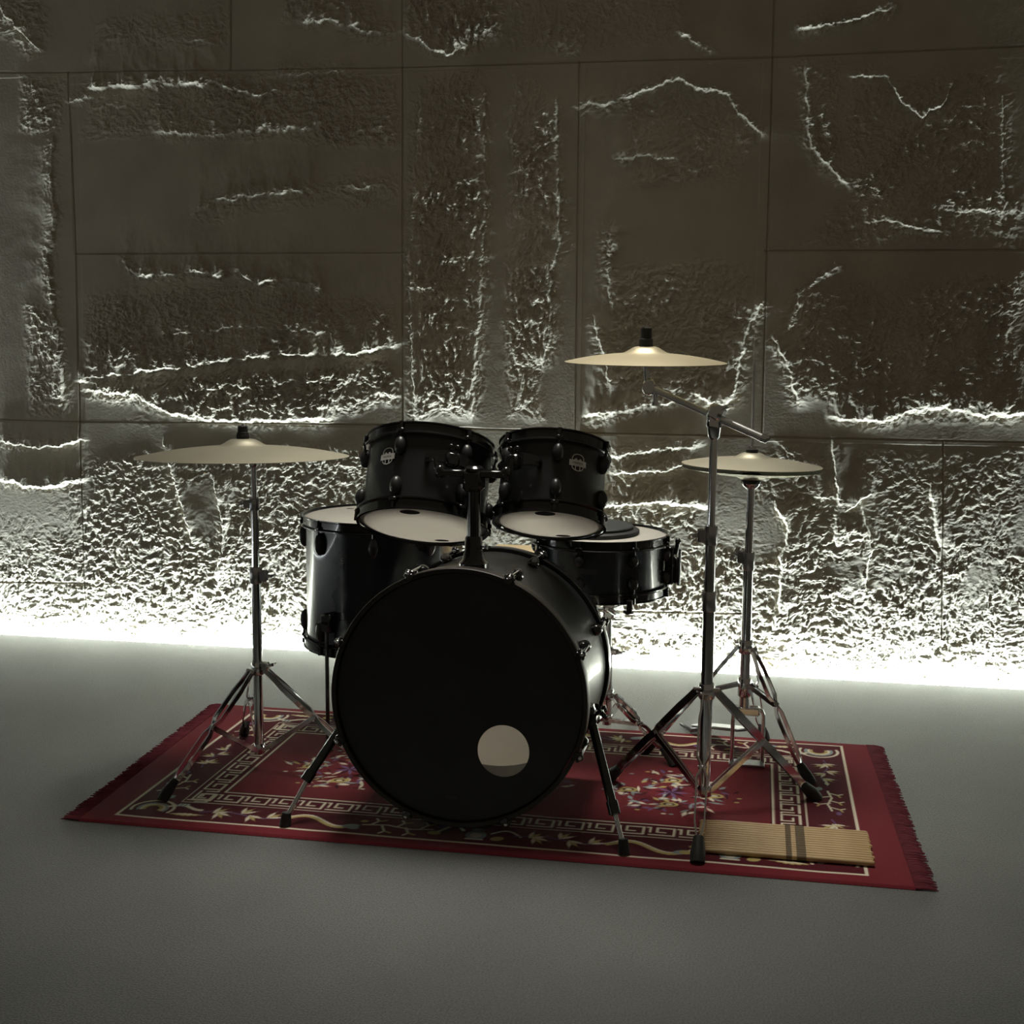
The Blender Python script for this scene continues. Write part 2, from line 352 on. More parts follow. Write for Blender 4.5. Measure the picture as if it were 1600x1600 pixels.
ledge(0.016, [(0.243,0.853), (0.405,0.850), (0.503,0.882), (0.602,0.898), (0.721,0.870), (0.875,0.885)], 0.09, 0.012)
ledge(0.014, [(-0.491,0.705), (-0.361,0.728), (-0.181,0.757)], 0.06, 0.012)
ledge(0.012, [(-0.468,0.649), (-0.295,0.664), (-0.189,0.695)], 0.05, 0.006)
ledge(0.01, [(-0.488,0.539), (-0.250,0.568)], 0.05, 0.006)
ledge(0.014, [(-2.763,0.569), (-2.607,0.540), (-2.421,0.578)], 0.05, 0.012)
ledge(0.012, [(-2.758,0.707), (-2.603,0.687), (-2.422,0.719)], 0.05, 0.006)
ledge(0.012, [(0.191,0.592), (0.273,0.584)], 0.05, 0.006)
ledge(0.012, [(0.295,0.543), (0.374,0.608)], 0.05, 0.006)
ledge(0.01, [(-0.621,1.867), (-0.493,1.874)], 0.04, 0.006)
ledge(0.02, [(-0.293,0.556), (-0.143,0.550)], 0.04, 0.012)
ledge(0.012, [(-2.514,1.803), (-2.524,1.634), (-2.511,1.544), (-2.543,1.385), (-2.530,1.224), (-2.511,1.017), (-2.495,0.865)], 0.05, .006, .03, -1)
ledge(0.012, [(-1.157,1.933), (-1.163,1.743), (-1.189,1.379), (-1.176,1.030), (-1.164,0.820)], 0.05, .006, .03, 1)
ledge(0.012, [(-0.690,1.899), (-0.681,1.629), (-0.665,1.419), (-0.702,1.313), (-0.695,1.121), (-0.720,1.013)], 0.06, .006, .03, -1)
ledge(0.01, [(-0.548,1.169), (-0.508,1.037), (-0.485,0.925)], 0.05, .006, .03, 1)
ledge(0.016, [(0.008,1.229), (-0.045,1.125), (-0.071,0.957), (-0.098,0.889)], 0.07, .006, .03, -1)
ledge(0.01, [(-0.494,1.481), (-0.504,1.334), (-0.488,1.190)], 0.05, .006, .03, 1)
ledge(0.012, [(0.116,1.988), (0.139,1.738), (0.192,1.666), (0.265,1.591)], 0.06, .006, .03, 1)
ledge(0.008, [(0.719,1.862), (0.741,1.470)], 0.05, .006, .03, -1)
ledge(0.012, [(0.234,1.342), (0.126,1.260), (0.085,1.126)], 0.05, .006, .03, 1)
ledge(0.012, [(0.049,1.109), (0.106,1.001), (0.135,0.893)], 0.05, .006, .03, 1)
ledge(0.014, [(0.072,0.557), (0.122,0.473), (0.096,0.386), (0.101,0.256), (0.072,0.103)], 0.06, .006, .03, 1)
ledge(0.012, [(0.246,0.773), (0.272,0.626), (0.269,0.435)], 0.05, .006, .03, 1)
ledge(0.01, [(0.334,0.586), (0.381,0.439), (0.368,0.268)], 0.05, .006, .03, -1)
ledge(0.014, [(-1.924,0.610), (-1.889,0.472), (-1.879,0.356), (-1.917,0.238)], 0.06, .006, .03, 1)
ledge(0.01, [(-0.936,1.927), (-0.928,1.591), (-0.936,1.313), (-0.970,0.835)], 0.05, .006, .03, -1)
ledge(0.01, [(-2.108,0.722), (-2.061,0.560), (-2.002,0.352)], 0.05, .006, .03, 1)
ledge(0.01, [(0.564,0.635), (0.604,0.427)], 0.05, .006, .03, 1)
# the foot of the wall is hewn all over
foot = sst(.80, .30, V + .10 * fbm(U * 3, V * 3, 2, 5))
patch = sst(.02, .16, fbm(U * 3.1 + 5, V * 4.2, 3, 2))          # smooth islands left between the hewn patches
rough = np.maximum(rough, .95 * foot * (1 - .85 * patch * sst(.10, .35, V)))
zone(-0.85, [(-0.198,0.624), (-0.028,0.607), (0.068,0.535), (0.109,0.451), (0.074,0.363), (-0.009,0.338), (-0.194,0.462)])
zone(-0.9, [(-2.049,0.561), (-1.925,0.599), (-1.877,0.496), (-1.903,0.355), (-2.002,0.375)])
zone(-0.8, [(-2.843,0.526), (-2.504,0.524), (-2.429,0.455), (-2.433,0.312), (-2.611,0.413), (-2.846,0.442)])
zone(-0.9, [(-2.617,0.221), (-2.499,0.233), (-2.462,0.196), (-2.644,0.183)])
zone(-0.85, [(-0.458,0.165), (-0.196,0.166), (-0.151,0.091), (-0.369,0.102), (-0.457,0.132)])
zone(-0.75, [(0.226,0.752), (0.328,0.754), (0.346,0.544), (0.253,0.584)])
zone(-0.8, [(-2.395,0.785), (-1.849,0.773), (-1.997,0.724), (-2.399,0.645)])
rough = rough * (.70 + .5 * sst(-.3, .4, fbm(U * 6, V * 6, 2, 1)))
# long chisel-like flakes across, upright flakes on the two pillars
PIL = sst(-1.19, -1.16, U) * sst(-.65, -.68, U) * sst(.80, .90, V)
def flakes(su, sv):
    n = fbm(wu * su, wv * sv, 4, 0)
    return .62 * terrace(n * 3.4, .13) / 3.4 + .38 * n
fl_a = flakes(42, 50); fl_b = flakes(54, 28)
fine = fbm(wu * 75, wv * 100, 2, 3)
PIL = np.maximum(PIL, sst(.05, .25, fbm(U * 2.6 + 7, V * 1.3, 2, 3)) * sst(.8, .7, V))
flake = fl_a * (1 - PIL) + fl_b * PIL
deep = .42 + .40 * sst(.55, 1.05, V)
H = H + rough * .007 * sst(.55, .85, V)
H = H + rough * deep * (.0135 * flake + .0060 * fine) + .0014 * fbm(U * 2.2, V * 2.2, 2, 4) - .030 * np.clip(V, 0, 2.4) + .00012 * fbm(U * 60, V * 25, 2, 5)
# sawn joints between the slabs of stone
for pts in [[(-2.968,2.043), (-2.450,2.030), (-1.834,2.018), (-1.213,2.010), (0.019,2.004), (0.964,2.014)],
  [(-2.437,1.393), (-1.216,1.392)],
  [(0.009,1.392), (1.000,1.389)],
  [(-3.018,0.793), (-2.420,0.787), (-1.186,0.800)],
  [(-1.186,0.795), (-0.591,0.785), (1.034,0.782)],
  [(-2.450,2.030), (-2.437,1.393), (-2.436,0.192)],
  [(-1.219,2.352), (-1.214,0.799)],
  [(-0.613,2.010), (-0.606,0.785)],
  [(0.013,2.297), (0.019,0.768)],
  [(-1.829,2.379), (-1.834,2.018)],
  [(-3.043,0.169), (-2.428,0.188)],
  [(-2.436,0.192), (-2.429,0.072)],
  [(0.595,0.781), (0.621,0.131)],
  [(0.017,0.187), (-0.524,0.173)]]:
    d = pdist(U, V, pts)
    H = H - .005 * (1 - sst(.0010, .0036, d))
for k, (x0, z0, x1, z1) in enumerate([(-2.445,1.393,-1.202,1.986), (-2.441,0.786,-1.205,1.385), (-1.208,0.792,-0.605,1.996), (-0.588,0.778,-0.017,1.990), (0.009,1.390,0.953,1.978), (0.019,0.770,0.991,1.385), (-3.272,0.782,-2.417,2.018), (-3.315,0.155,-2.408,0.791)]):
    H = H + ((k * 37 % 11) / 11. - .5) * .003 * ((U > x0) & (U <= x1) & (V > z0) & (V <= z1))
H = np.clip(H, -.11, .075)
lim = .019 + .05 * sst(.05, .5, V)
H = np.where(H > lim, lim + (H - lim) * .15, H)
nu, nv = len(us), len(vs_)
co = np.stack([U, WY - H, V], -1).reshape(-1, 3).astype(np.float32)
ii, jj = np.meshgrid(np.arange(nu - 1), np.arange(nv - 1)); q = (jj * nu + ii).ravel()
quads = np.stack([q, q + 1, q + 1 + nu, q + nu], -1).astype(np.int32)
def grid_mesh(name, co, quads, m, smooth):
    me = bpy.data.meshes.new(name); me.vertices.add(len(co)); me.vertices.foreach_set('co', co.ravel())
    me.loops.add(quads.size); me.loops.foreach_set('vertex_index', quads.ravel())
    me.polygons.add(len(quads)); me.polygons.foreach_set('loop_start', np.arange(0, quads.size, 4, dtype=np.int32))
    me.update(calc_edges=True); me.validate()
    me.polygons.foreach_set('use_smooth', np.full(len(me.polygons), smooth)); me.materials.append(m)
    o = bpy.data.objects.new(name, me); COL.objects.link(o); return o
wall = grid_mesh('wall_back', co, quads, M['stone'], False); wall['kind'] = 'structure'

# ------------------------------------------------------------------ floor, gap and hidden light
fb = MB().box(8.0, 6.8, .12, Matrix.Translation((-1.0, EDGE - 3.4, -.06)), .004)
floor = fb.build('floor', M['carpet']); floor['kind'] = 'structure'
ch = MB().box(8.0, .12, .02, Matrix.Translation((-1.0, EDGE + .06, -.115)), .001)
c_ = ch.build('trim_1', M['dark']); c_['kind'] = 'structure'
led = thing('led_strip', 'white light strip lying in the gap between the carpet and the stone wall', 'light strip', (-1.0, 4.306, -.105))
MB().box(7.6, .018, .030, Matrix.Translation((-1.0, 4.306, -.090)), .001).build('profile', M['dark'], led)
MB().box(7.6, .014, .006, Matrix.Translation((-1.0, 4.306, -.0725)), .001).build('diffuser', M['led'], led)
lt = bpy.data.lights.new('led_light', 'AREA'); lt.shape = 'RECTANGLE'; lt.size = 7.6; lt.size_y = .014; lt.energy = 390; lt.color = (.80, .93, 1.0)
lo = bpy.data.objects.new('led_light', lt); COL.objects.link(lo); lo.location = (-1.0, 4.306, -.05); lo.rotation_euler = (PI + -1.0, 0, 0)

wl = MB().box(.12, 6.8, 3.2, Matrix.Translation((-4.06, EDGE - 3.4, 1.6)), .003).build('wall_left', M['plaster']); wl['kind'] = 'structure'  # left wall out of view, put in together with the strip at its foot
l2 = thing('led_strip', 'added white light strip, out of view, brightening the left of the stone wall', 'light strip', (-3.975, 2.2, 0))
MB().box(.020, 4.0, .020, Matrix.Translation((-3.985, 2.2, .010)), .002).build('profile', M['dark'], l2)
MB().box(.014, 4.0, .004, Matrix.Translation((-3.985, 2.2, .022)), .001).build('diffuser', M['led'], l2)
sl = bpy.data.lights.new('added_side_light', 'AREA'); sl.shape = 'RECTANGLE'; sl.size = .014; sl.size_y = 4.0; sl.energy = 13; sl.color = (.9, .96, 1.0)  # added unseen light that brightens the left side of the stone wall
so = bpy.data.objects.new('added_side_light', sl); COL.objects.link(so); so.location = (-3.985, 2.2, .030); so.rotation_euler = (PI, 0, 0)
cl = bpy.data.lights.new('ceiling_light', 'AREA'); cl.shape = 'DISK'; cl.size = 1.3; cl.energy = 9.5; cl.color = (1.0, .95, .84); cl.spread = math.radians(46)
cl_o = bpy.data.objects.new('ceiling_light', cl); COL.objects.link(cl_o); cl_o.location = (-.55, 3.60, 3.3); cl_o.rotation_euler = (math.radians(-10), 0, 0)
w = bpy.data.worlds.new('World'); SC.world = w; w.use_nodes = True
bg = w.node_tree.nodes['Background']; bg.inputs['Color'].default_value = (1.0, .86, .63, 1); bg.inputs['Strength'].default_value = .068

cam = bpy.data.cameras.new('camera'); co_ = bpy.data.objects.new('camera', cam); COL.objects.link(co_); SC.camera = co_
cam.sensor_width = 36; cam.sensor_fit = 'HORIZONTAL'; cam.lens = 2018 / 1600 * 36; cam.clip_start = .05
p_, r_, y_ = math.radians(7.90), math.radians(.377), math.radians(10.69)
fw = Vector((-math.sin(y_) * math.cos(p_), math.cos(y_) * math.cos(p_), -math.sin(p_)))
rt = Vector((math.cos(y_), math.sin(y_), 0)); up = rt.cross(fw)
r2_ = rt * math.cos(r_) + up * math.sin(r_); u2_ = -rt * math.sin(r_) + up * math.cos(r_)
co_.matrix_world = Matrix(((r2_.x, u2_.x, -fw.x, 0), (r2_.y, u2_.y, -fw.y, 0), (r2_.z, u2_.z, -fw.z, 1.12), (0, 0, 0, 1)))
vsn = SC.view_settings; SC.display_settings.display_device = 'sRGB'
vsn.view_transform = 'Standard'; vsn.look = 'None'; vsn.gamma = 1; vsn.use_curve_mapping = False; vsn.exposure = 0

# ------------------------------------------------------------------ rug
RX, RY = -1.433, 2.650                  # corner of the cream outline nearest the camera on the left
RW, RD = 1.692, .868                    # size of that outline
rst = .0024
ru = np.arange(-.075, RW + .0951, rst); rv = np.arange(-.040, RD + .0351, rst)
A, B = np.meshgrid(ru, rv)
CREAM = (.78, .71, .57); GOLD = (.52, .42, .17); BLUE = (.30, .36, .38); PURP = (.17, .10, .22); FIELD = (.178, .025, .034); BORD = (.092, .015, .023); DARK = (.05, .01, .02); PINK = (.5, .25, .25)
img = np.zeros(A.shape + (3,)); img[:] = FIELD
wav = .0035 * fbm(A * 4, B * 4, 2, 1)
def paint(d, c, soft=.0012):
    """d is a signed distance, painted where negative"""
    global img
    k = sst(soft, -soft, d)[..., None]; img = img * (1 - k) + np.array(c) * k
def rect(x0, y0, x1, y1): return np.maximum(np.maximum(x0 - A, A - x1), np.maximum(y0 - B - wav, B + wav - y1))
def frame_line(i, wd, c): paint(np.maximum(rect(i, i, RW - i, RD - i), -rect(i + wd, i + wd, RW - i - wd, RD - i - wd)), c)
frame_line(.000, .116, BORD); frame_line(-.001, .007, CREAM); frame_line(.113, .003, CREAM)
frame_line(.117, .068, BORD); frame_line(.188, .006, CREAM); frame_line(.194, .003, DARK)
def local(x0, y0, x1, y1, s=np.s_[:]): pass
def seg(x0, y0, x1, y1, wd, c):
    m0, m1 = min(x0, x1) - wd - .004, max(x0, x1) + wd + .004; n0, n1 = min(y0, y1) - wd - .01, max(y0, y1) + wd + .01
    i0, i1 = np.searchsorted(ru, [m0, m1]); j0, j1 = np.searchsorted(rv, [n0, n1]); s = np.s_[j0:j1, i0:i1]
    if i1 <= i0 or j1 <= j0: return
    dx, dy = x1 - x0, y1 - y0; bb = B[s] + wav[s]
    t = np.clip(((A[s] - x0) * dx + (bb - y0) * dy) / (dx * dx + dy * dy + 1e-12), 0, 1)
    d = np.hypot(A[s] - x0 - t * dx, bb - y0 - t * dy) - wd / 2
    k = sst(.0012, -.0012, d)[..., None]; img[s] = img[s] * (1 - k) + np.array(c) * k
def stroke(pts, wd, c):
    for p, q in zip(pts[:-1], pts[1:]): seg(*p, *q, wd, c)
def blob(x, y, rx, ry, c, rot=0.):
    R = max(rx, ry) + .006; i0, i1 = np.searchsorted(ru, [x - R, x + R]); j0, j1 = np.searchsorted(rv, [y - R - .006, y + R + .006]); s = np.s_[j0:j1, i0:i1]
    if i1 <= i0 or j1 <= j0: return
    a = A[s] - x; b = B[s] + wav[s] - y; cr, sr = math.cos(rot), math.sin(rot); a, b = a * cr + b * sr, -a * sr + b * cr
    d = (np.hypot(a / rx, b / ry) - 1) * min(rx, ry)
    k = sst(.0012, -.0012, d)[..., None]; img[s] = img[s] * (1 - k) + np.array(c) * k
def leaf(x, y, L, wd, ang, c):
    for i in range(6):
        t = (i + .5) / 6; w_ = wd * math.sin(PI * min(1, t * 1.1)) * .9 + .001
        blob(x + math.cos(ang) * L * t, y + math.sin(ang) * L * t, L / 9, w_ / 2, c, ang)
# greek key running round the band
def key_run(o, dx, nx, L, c=CREAM):
    """o start, dx along, nx across (towards the middle), band .052 wide"""
    o = np.array(o); dx = np.array(dx); nx = np.array(nx); wdt = .0056; per = .066; n = int(L / per); per = L / n
    for i in range(n):
        s = o + dx * per * i
        P_ = [(0, .004), (.80, .004), (.80, .046), (.25, .046), (.25, .020), (.52, .020)]
        Q_ = [(.92, .046), (1.02, .046), (1.02, .018)]
        stroke([tuple(s + dx * per * a + nx * b) for a, b in P_], wdt, c)
        stroke([tuple(s + dx * per * a + nx * b) for a, b in Q_], wdt, c)
key_run((.122, .126), (1, 0), (0, 1), RW - .244); key_run((RW - .122, RD - .126), (-1, 0), (0, -1), RW - .244)
key_run((.126, RD - .122), (0, -1), (1, 0), RD - .244); key_run((RW - .126, .122), (0, 1), (-1, 0), RD - .244)
# flowers, ribbons and vases woven in the outer band
rnd = random.Random(5)
def motif(kind, x, y, ax, ay, sc=1.):
    """ax unit along the band, ay across it"""
    def T(a, b): return (x + (ax[0] * a + ay[0] * b) * sc, y + (ax[1] * a + ay[1] * b) * sc)
    base = math.atan2(ax[1], ax[0]); fl = ax[0] * ay[1] - ax[1] * ay[0]
    def lf(a, b, L, w_, an, c): q = T(a, b); leaf(q[0], q[1], L * sc, w_ * sc, base + fl * an, c)
    def bl(a, b, r1, r2, c, an=0.): q = T(a, b); blob(q[0], q[1], r1 * sc, r2 * sc, c, base + fl * an)
    def sk(pts, w_, c): stroke([T(*p) for p in pts], w_ * sc, c)
    def curve(f, n=14): return [f(i / n) for i in range(n + 1)]
    if kind == 'ribbon':
        sk(curve(lambda t: (-.07 + .14 * t, .022 * math.sin(t * 5.4))), .013, GOLD); sk(curve(lambda t: (-.07 + .14 * t, .022 * math.sin(t * 5.4) + .005)), .005, CREAM)
        bl(.075, -.012, .018, .010, BLUE, .3); bl(.095, .018, .008, .006, GOLD)
    elif kind == 'branch':
        sk(curve(lambda t: (-.09 + .18 * t, .010 * math.sin(t * 6))), .004, PURP)
        for a, b, an in ((-.06, .0, .9), (-.05, .004, -1.), (.0, .006, 1.1), (.02, .0, -.9), (.06, -.006, .8)):
            for k in (-.55, 0, .55): lf(a, b, .034, .010, an + k, CREAM if k else GOLD)
        lf(.085, 0, .03, .012, .1, CREAM)
    elif kind == 'vase':
        bl(0, -.008, .021, .021, BLUE); bl(0, -.008, .012, .013, CREAM); bl(.0, .018, .014, .007, BLUE); sk([(-.016, -.028), (.016, -.028)], .006, CREAM)
        sk(curve(lambda t: (-.03 - .05 * t, .01 + .022 * math.sin(t * 4))), .007, CREAM); sk(curve(lambda t: (.03 + .06 * t, .004 + .02 * math.sin(t * 3.4))), .005, CREAM)
        bl(-.085, -.012, .013, .009, GOLD); bl(.045, -.018, .014, .010, GOLD, .5)
    elif kind == 'coral':
        sk([(-.07, 0), (-.02, .008), (.03, -.004), (.075, .004)], .005, CREAM)
        for a, s_ in ((-.055, 1), (-.03, -1), (.0, 1), (.02, -1), (.05, 1)):
            sk([(a, .002), (a + .012, .024 * s_), (a + .004, .036 * s_)], .005, CREAM); sk([(a + .012, .024 * s_), (a + .026, .030 * s_)], .005, GOLD)
        bl(.09, .02, .012, .007, PURP); bl(-.085, -.02, .012, .008, BLUE)
    elif kind == 'corner':
        for r_, c in ((.045, CREAM), (.037, BORD), (.031, BLUE), (.024, CREAM), (.018, GOLD), (.010, BORD)):
            sk(curve(lambda t: (r_ * math.cos(3.9 * t - .4), r_ * math.sin(3.9 * t - .4))), .0065, c)
        sk(curve(lambda t: (.03 + .075 * t, .018 + .010 * math.sin(t * 5))), .009, CREAM); bl(.055, .030, .014, .008, BLUE, .2)
        for k in range(3): sk([(.047 + k * .009, .025), (.047 + k * .009, .036)], .003, CREAM)
        lf(.05, -.022, .07, .018, .05, GOLD); lf(.055, -.020, .06, .008, .05, CREAM)
for sx in (0, 1):
    for sy in (0, 1):
        motif('corner', .066 if not sx else RW - .066, .060 if not sy else RD - .060, (1 if not sx else -1, 0), (0, 1 if not sy else -1), 1.12)
ks = ['branch', 'ribbon', 'coral', 'vase', 'branch', 'ribbon', 'vase']
for i, x in enumerate(np.linspace(.285, RW - .285, 7)):
    motif(ks[i], x, .058, (1, 0), (0, 1), 1.12); motif(ks[(i + 3) % 7], x, RD - .058, (-1, 0), (0, -1), 1.12)
for i, y in enumerate(np.linspace(.22, RD - .22, 3)):
    motif(('coral', 'branch', 'coral')[i], .058, y, (0, 1), (-1, 0), .95); motif(('branch', 'coral', 'branch')[i], RW - .058, y, (0, -1), (1, 0), .95)
# flower clusters in the middle field
def medallion(cx, cy, sd):
    rr = random.Random(sd)
    for ox, oy, rx, ry, n in ((0, .085, .085, .055, 46), (0, -.085, .090, .055, 46), (-.105, .0, .055, .050, 26), (.105, -.005, .055, .050, 26)):
        for j in range(n):
            a = rr.random() * 2 * PI; q = math.sqrt(rr.random()); x, y = cx + ox + rx * q * math.cos(a), cy + oy + ry * q * math.sin(a)
            leaf(x, y, .020 + .020 * rr.random(), .008 + .005 * rr.random(), rr.random() * 2 * PI, rr.choice([BLUE, BLUE, CREAM, CREAM, DARK, DARK, GOLD, PURP, BORD]))
        x, y = cx + ox, cy + oy
        blob(x, y, .022, .016, GOLD); blob(x, y, .014, .010, DARK); blob(x, y, .008, .006, CREAM); leaf(x - .03, y - .02, .05, .012, .4, GOLD)
    for j in range(10): leaf(cx, cy, .045, .011, 2 * PI * j / 10, [PURP, DARK][j % 2])
    for j in range(12):
        a = 2 * PI * j / 12 + rr.random(); blob(cx + .165 * math.cos(a), cy + .15 * math.sin(a), .006, .004, rr.choice([CREAM, BLUE, GOLD]))
for k, cx in enumerate((.435, RW / 2, RW - .435)): medallion(cx, .415, k + 3)
pale = sst(-.004, -.012, np.minimum(A, RW - A))[..., None]
img = img * (1 - pale * .0)
nu, nv = len(ru), len(rv)
edge = np.minimum(np.minimum(A - ru[0], ru[-1] - A), np.minimum(B - rv[0], rv[-1] - B))
zz = .0012 + .0050 * sst(0, .006, edge) + .0010 * np.clip(fbm(A * 3, B * 3, 2, 2) + .5, 0, 1) * sst(0, .05, edge)
skew = np.where(A < 0, A * (1 + .55 * (B / RD)) , np.where(A > RW, RW + (A - RW) * (1 - .25 * B / RD), A))
co = np.stack([skew, B, zz], -1).reshape(-1, 3).astype(np.float32)
ii, jj = np.meshgrid(np.arange(nu - 1), np.arange(nv - 1)); q = (jj * nu + ii).ravel()
rug = thing('rug', 'dark red patterned rug with cream key border and fringed ends under the drum kit', 'rug', (RX, RY, 0))
top = grid_mesh('woven_body', co, np.stack([q, q + 1, q + 1 + nu, q + nu], -1).astype(np.int32), M['rug'], True); top.parent = rug
ca = top.data.color_attributes.new('yarn', 'FLOAT_COLOR', 'POINT')
ca.data.foreach_set('color', np.concatenate([img.reshape(-1, 3), np.ones((nu * nv, 1))], 1).astype(np.float32).ravel())
def fringe(side):
    fr = MB(); rr = random.Random(side)
    n = 230
    for i in range(n):
        v = rv[0] + (rv[-1] - rv[0]) * (i + .5) / n; t = v / RD
        x0 = ru[0] * (1 + .55 * t) if side < 0 else RW + (ru[-1] - RW) * (1 - .25 * t)
        L = .034 + .010 * rr.random(); dy = (rr.random() - .5) * .012
        s = side
        fr.tube([(RX + x0 - s * .004, RY + v, .004), (RX + x0 + s * L * .5, RY + v + dy * .6, .0045), (RX + x0 + s * L, RY + v + dy, .0022)], [.0022, .0024, .0012], 5)
    o = fr.build('fringe', M['fringe'], rug); o['kind'] = 'stuff'
fringe(-1); fringe(1)

# ------------------------------------------------------------------ drum parts
ZR = .0075        # top of the rug
def lathe_obj(name, prof, m, mt, par, n=96, closed=True): return MB().lathe(prof, m, n, closed).build(name, mt, par)
def lug_body(m, R, z, h, out=.020, wd=.028):
    """rounded lug on a shell of radius R; m puts local x outwards, z along the drum"""
    b = MB(); b.ball((R + out * .25, 0, z), (out * .8, wd / 2, h / 2), m, 16, 10); return b
def drum(root, Mw, R, depth, nl, shellmat, hoopmat, hw=.020, a_off=0., lugh=.050, lugmat='shell', topmat='head'):
    """Mw: centre of the lower head, z up the drum. Makes shell, hoops, heads, lugs with rods."""
    d = depth
    lathe_obj('shell', [(R, .003), (R, d - .003), (R - .006, d), (R - .008, d), (R - .008, 0), (R - .006, 0)], Mw, M[shellmat], root)
    for nm, z0, s in (('top_hoop', d, 1), ('bottom_hoop', 0, -1)):
        pr = [(R + .003, z0 + s * .003), (R + .005, z0 + s * .006), (R + .011, z0 + s * .006), (R + .011, z0 + s * .003), (R + .0075, z0 + s * .001), (R + .0075, z0 - s * (hw - .004)), (R + .013, z0 - s * hw), (R + .013, z0 - s * (hw + .003)), (R + .003, z0 - s * (hw + .001))]
        lathe_obj(nm, pr, Mw, M[hoopmat], root)
    for nm, z0, s in (('batter_head', d, 1), ('resonant_head', 0, -1)):
        lathe_obj(nm, [(.0005, z0 + s * .0012), (R - .004, z0 + s * .0012), (R + .0022, z0 - s * .002), (R + .0022, z0 - s * .010), (R + .0012, z0 - s * .010), (R + .0012, z0 - s * .002), (R - .0045, z0 + s * .0003), (.0005, z0 + s * .0003)], Mw, M[topmat if s > 0 else 'head'], root)
    for k in range(nl):
        a = a_off + 2 * PI * k / nl; mm = Mw @ Matrix.Rotation(a, 4, 'Z')
        for z0, s in ((d, 1), (0, -1)):
            zc = z0 - s * (.028 + lugh * .5)
            lg = lug_body(mm, R, zc, lugh).build('lug', M[lugmat], root)
            b = MB().tube([mm @ Vector((R + .0105, 0, zc)), mm @ Vector((R + .0105, 0, z0 + s * .004))], .003, 8)
            b.box(.010, .018, .010, mm @ Matrix.Translation((R + .0115, 0, z0 - s * (hw - .004))), .002)
            b.tube([mm @ Vector((R + .0115, 0, z0 - s * .010)), mm @ Vector((R + .0115, 0, z0 + s * .006))], .0050, 8)
            b.build('tension_rod', M['gloss'], lg)
def on_shell(Mw, R, ang, z, lift=.0012):
    """maps flat (s,t,h) onto the shell round ang (0 faces the room side, -Y), t up"""
    def f(s, t, h=0.):
        a = ang + s / R; r = R + lift + h
        return Mw @ Vector((r * math.sin(a), -r * math.cos(a), z + t))
    return f
def ribbon2d(mb, f, pts, wd, th=.0008):
    for p, q in zip(pts[:-1], pts[1:]):
        dx, dy = q[0] - p[0], q[1] - p[1]; l = math.hypot(dx, dy) or 1; nx, ny = -dy / l * wd / 2, dx / l * wd / 2; ex, ey = dx / l * wd * .3, dy / l * wd * .3
        c = [(p[0] - ex + nx, p[1] - ey + ny), (q[0] + ex + nx, q[1] + ey + ny), (q[0] + ex - nx, q[1] + ey - ny), (p[0] - ex - nx, p[1] - ey - ny)]
        mb.add([f(a, b, 0) for a, b in c] + [f(a, b, th) for a, b in c], [(3, 2, 1, 0), (4, 5, 6, 7), (0, 1, 5, 4), (1, 2, 6, 5), (2, 3, 7, 6), (3, 0, 4, 7)])
def letters(txt, f, w_, h_, par, name, m, th=.0016):
    cu = bpy.data.curves.new('lettering', 'FONT'); cu.body = txt; cu.size = 1; cu.align_x = 'CENTER'; cu.align_y = 'CENTER'
    ob = bpy.data.objects.new('lettering', cu); COL.objects.link(ob); dg = bpy.context.evaluated_depsgraph_get()
    me = ob.evaluated_get(dg).to_mesh(); vs = [Vector(v.co) for v in me.vertices]; fs = [tuple(p.vertices) for p in me.polygons]
    ob.evaluated_get(dg).to_mesh_clear(); bpy.data.objects.remove(ob); bpy.data.curves.remove(cu)
    x0, x1 = min(v.x for v in vs), max(v.x for v in vs); y0, y1 = min(v.y for v in vs), max(v.y for v in vs)
    mb = MB(); mb.add([f(((v.x - x0) / (x1 - x0) - .5) * w_, ((v.y - y0) / (y1 - y0) - .5) * h_, th) for v in vs], fs)
    return mb.build(name, m, par)
def badge(root, Mw, R, ang, z):
    f = on_shell(Mw, R, ang, z); b = MB()
    ribbon2d(b, f, [(-.017 + .0034 * i, 0) for i in range(11)], .0140, .0010)                  # name band
    arc = [(-.0145, .006), (-.0145, .013), (-.011, .0185), (-.005, .0212), (0, .0215), (.005, .0212), (.011, .0185), (.0145, .013), (.0145, .006)]
    ribbon2d(b, f, arc, .0017); ribbon2d(b, f, [(-.0145, -.006), (-.0135, -.012), (-.008, -.0165), (0, -.018), (.008, -.0165), (.0135, -.012), (.0145, -.006)], .0017)
    for x in (-.0055, .0055): ribbon2d(b, f, [(x, -.006), (x, -.0172)], .0018)
    for x in (-.0055, .0055): ribbon2d(b, f, [(x - .004, .006), (x, .0098), (x + .004, .006)], .0030)
    o = b.build('badge', M['silver'], root); plab(o, 'small silver maker badge')
    letters('MAPEX', f, .025, .0046, o, 'badge_lettering', M['gloss'])
def head_mark(root, Mw, x, y, z, s, rx=.024, ry=.017, m='gloss'):
    mm = Mw @ Matrix.Translation((x, y, z))
    b = MB().lathe([(.001, s * .0004), (1, s * .0004), (1, 0), (.001, 0)], mm @ Matrix.Diagonal((rx, ry, 1, 1)), 32, True); return b.build('head_mark', M[m], root)
def wing_nut(mb, c, ax, r=.004, L=.012, wl=.016):
    m = frame(c, ax)
    mb.tube([m @ Vector((0, 0, 0)), m @ Vector((0, 0, L))], r, 10)
    for s in (-1, 1): mb.ball((s * wl * .55, 0, L * .8), (wl * .5, .0022, .006), m, 10, 8)
    return mb

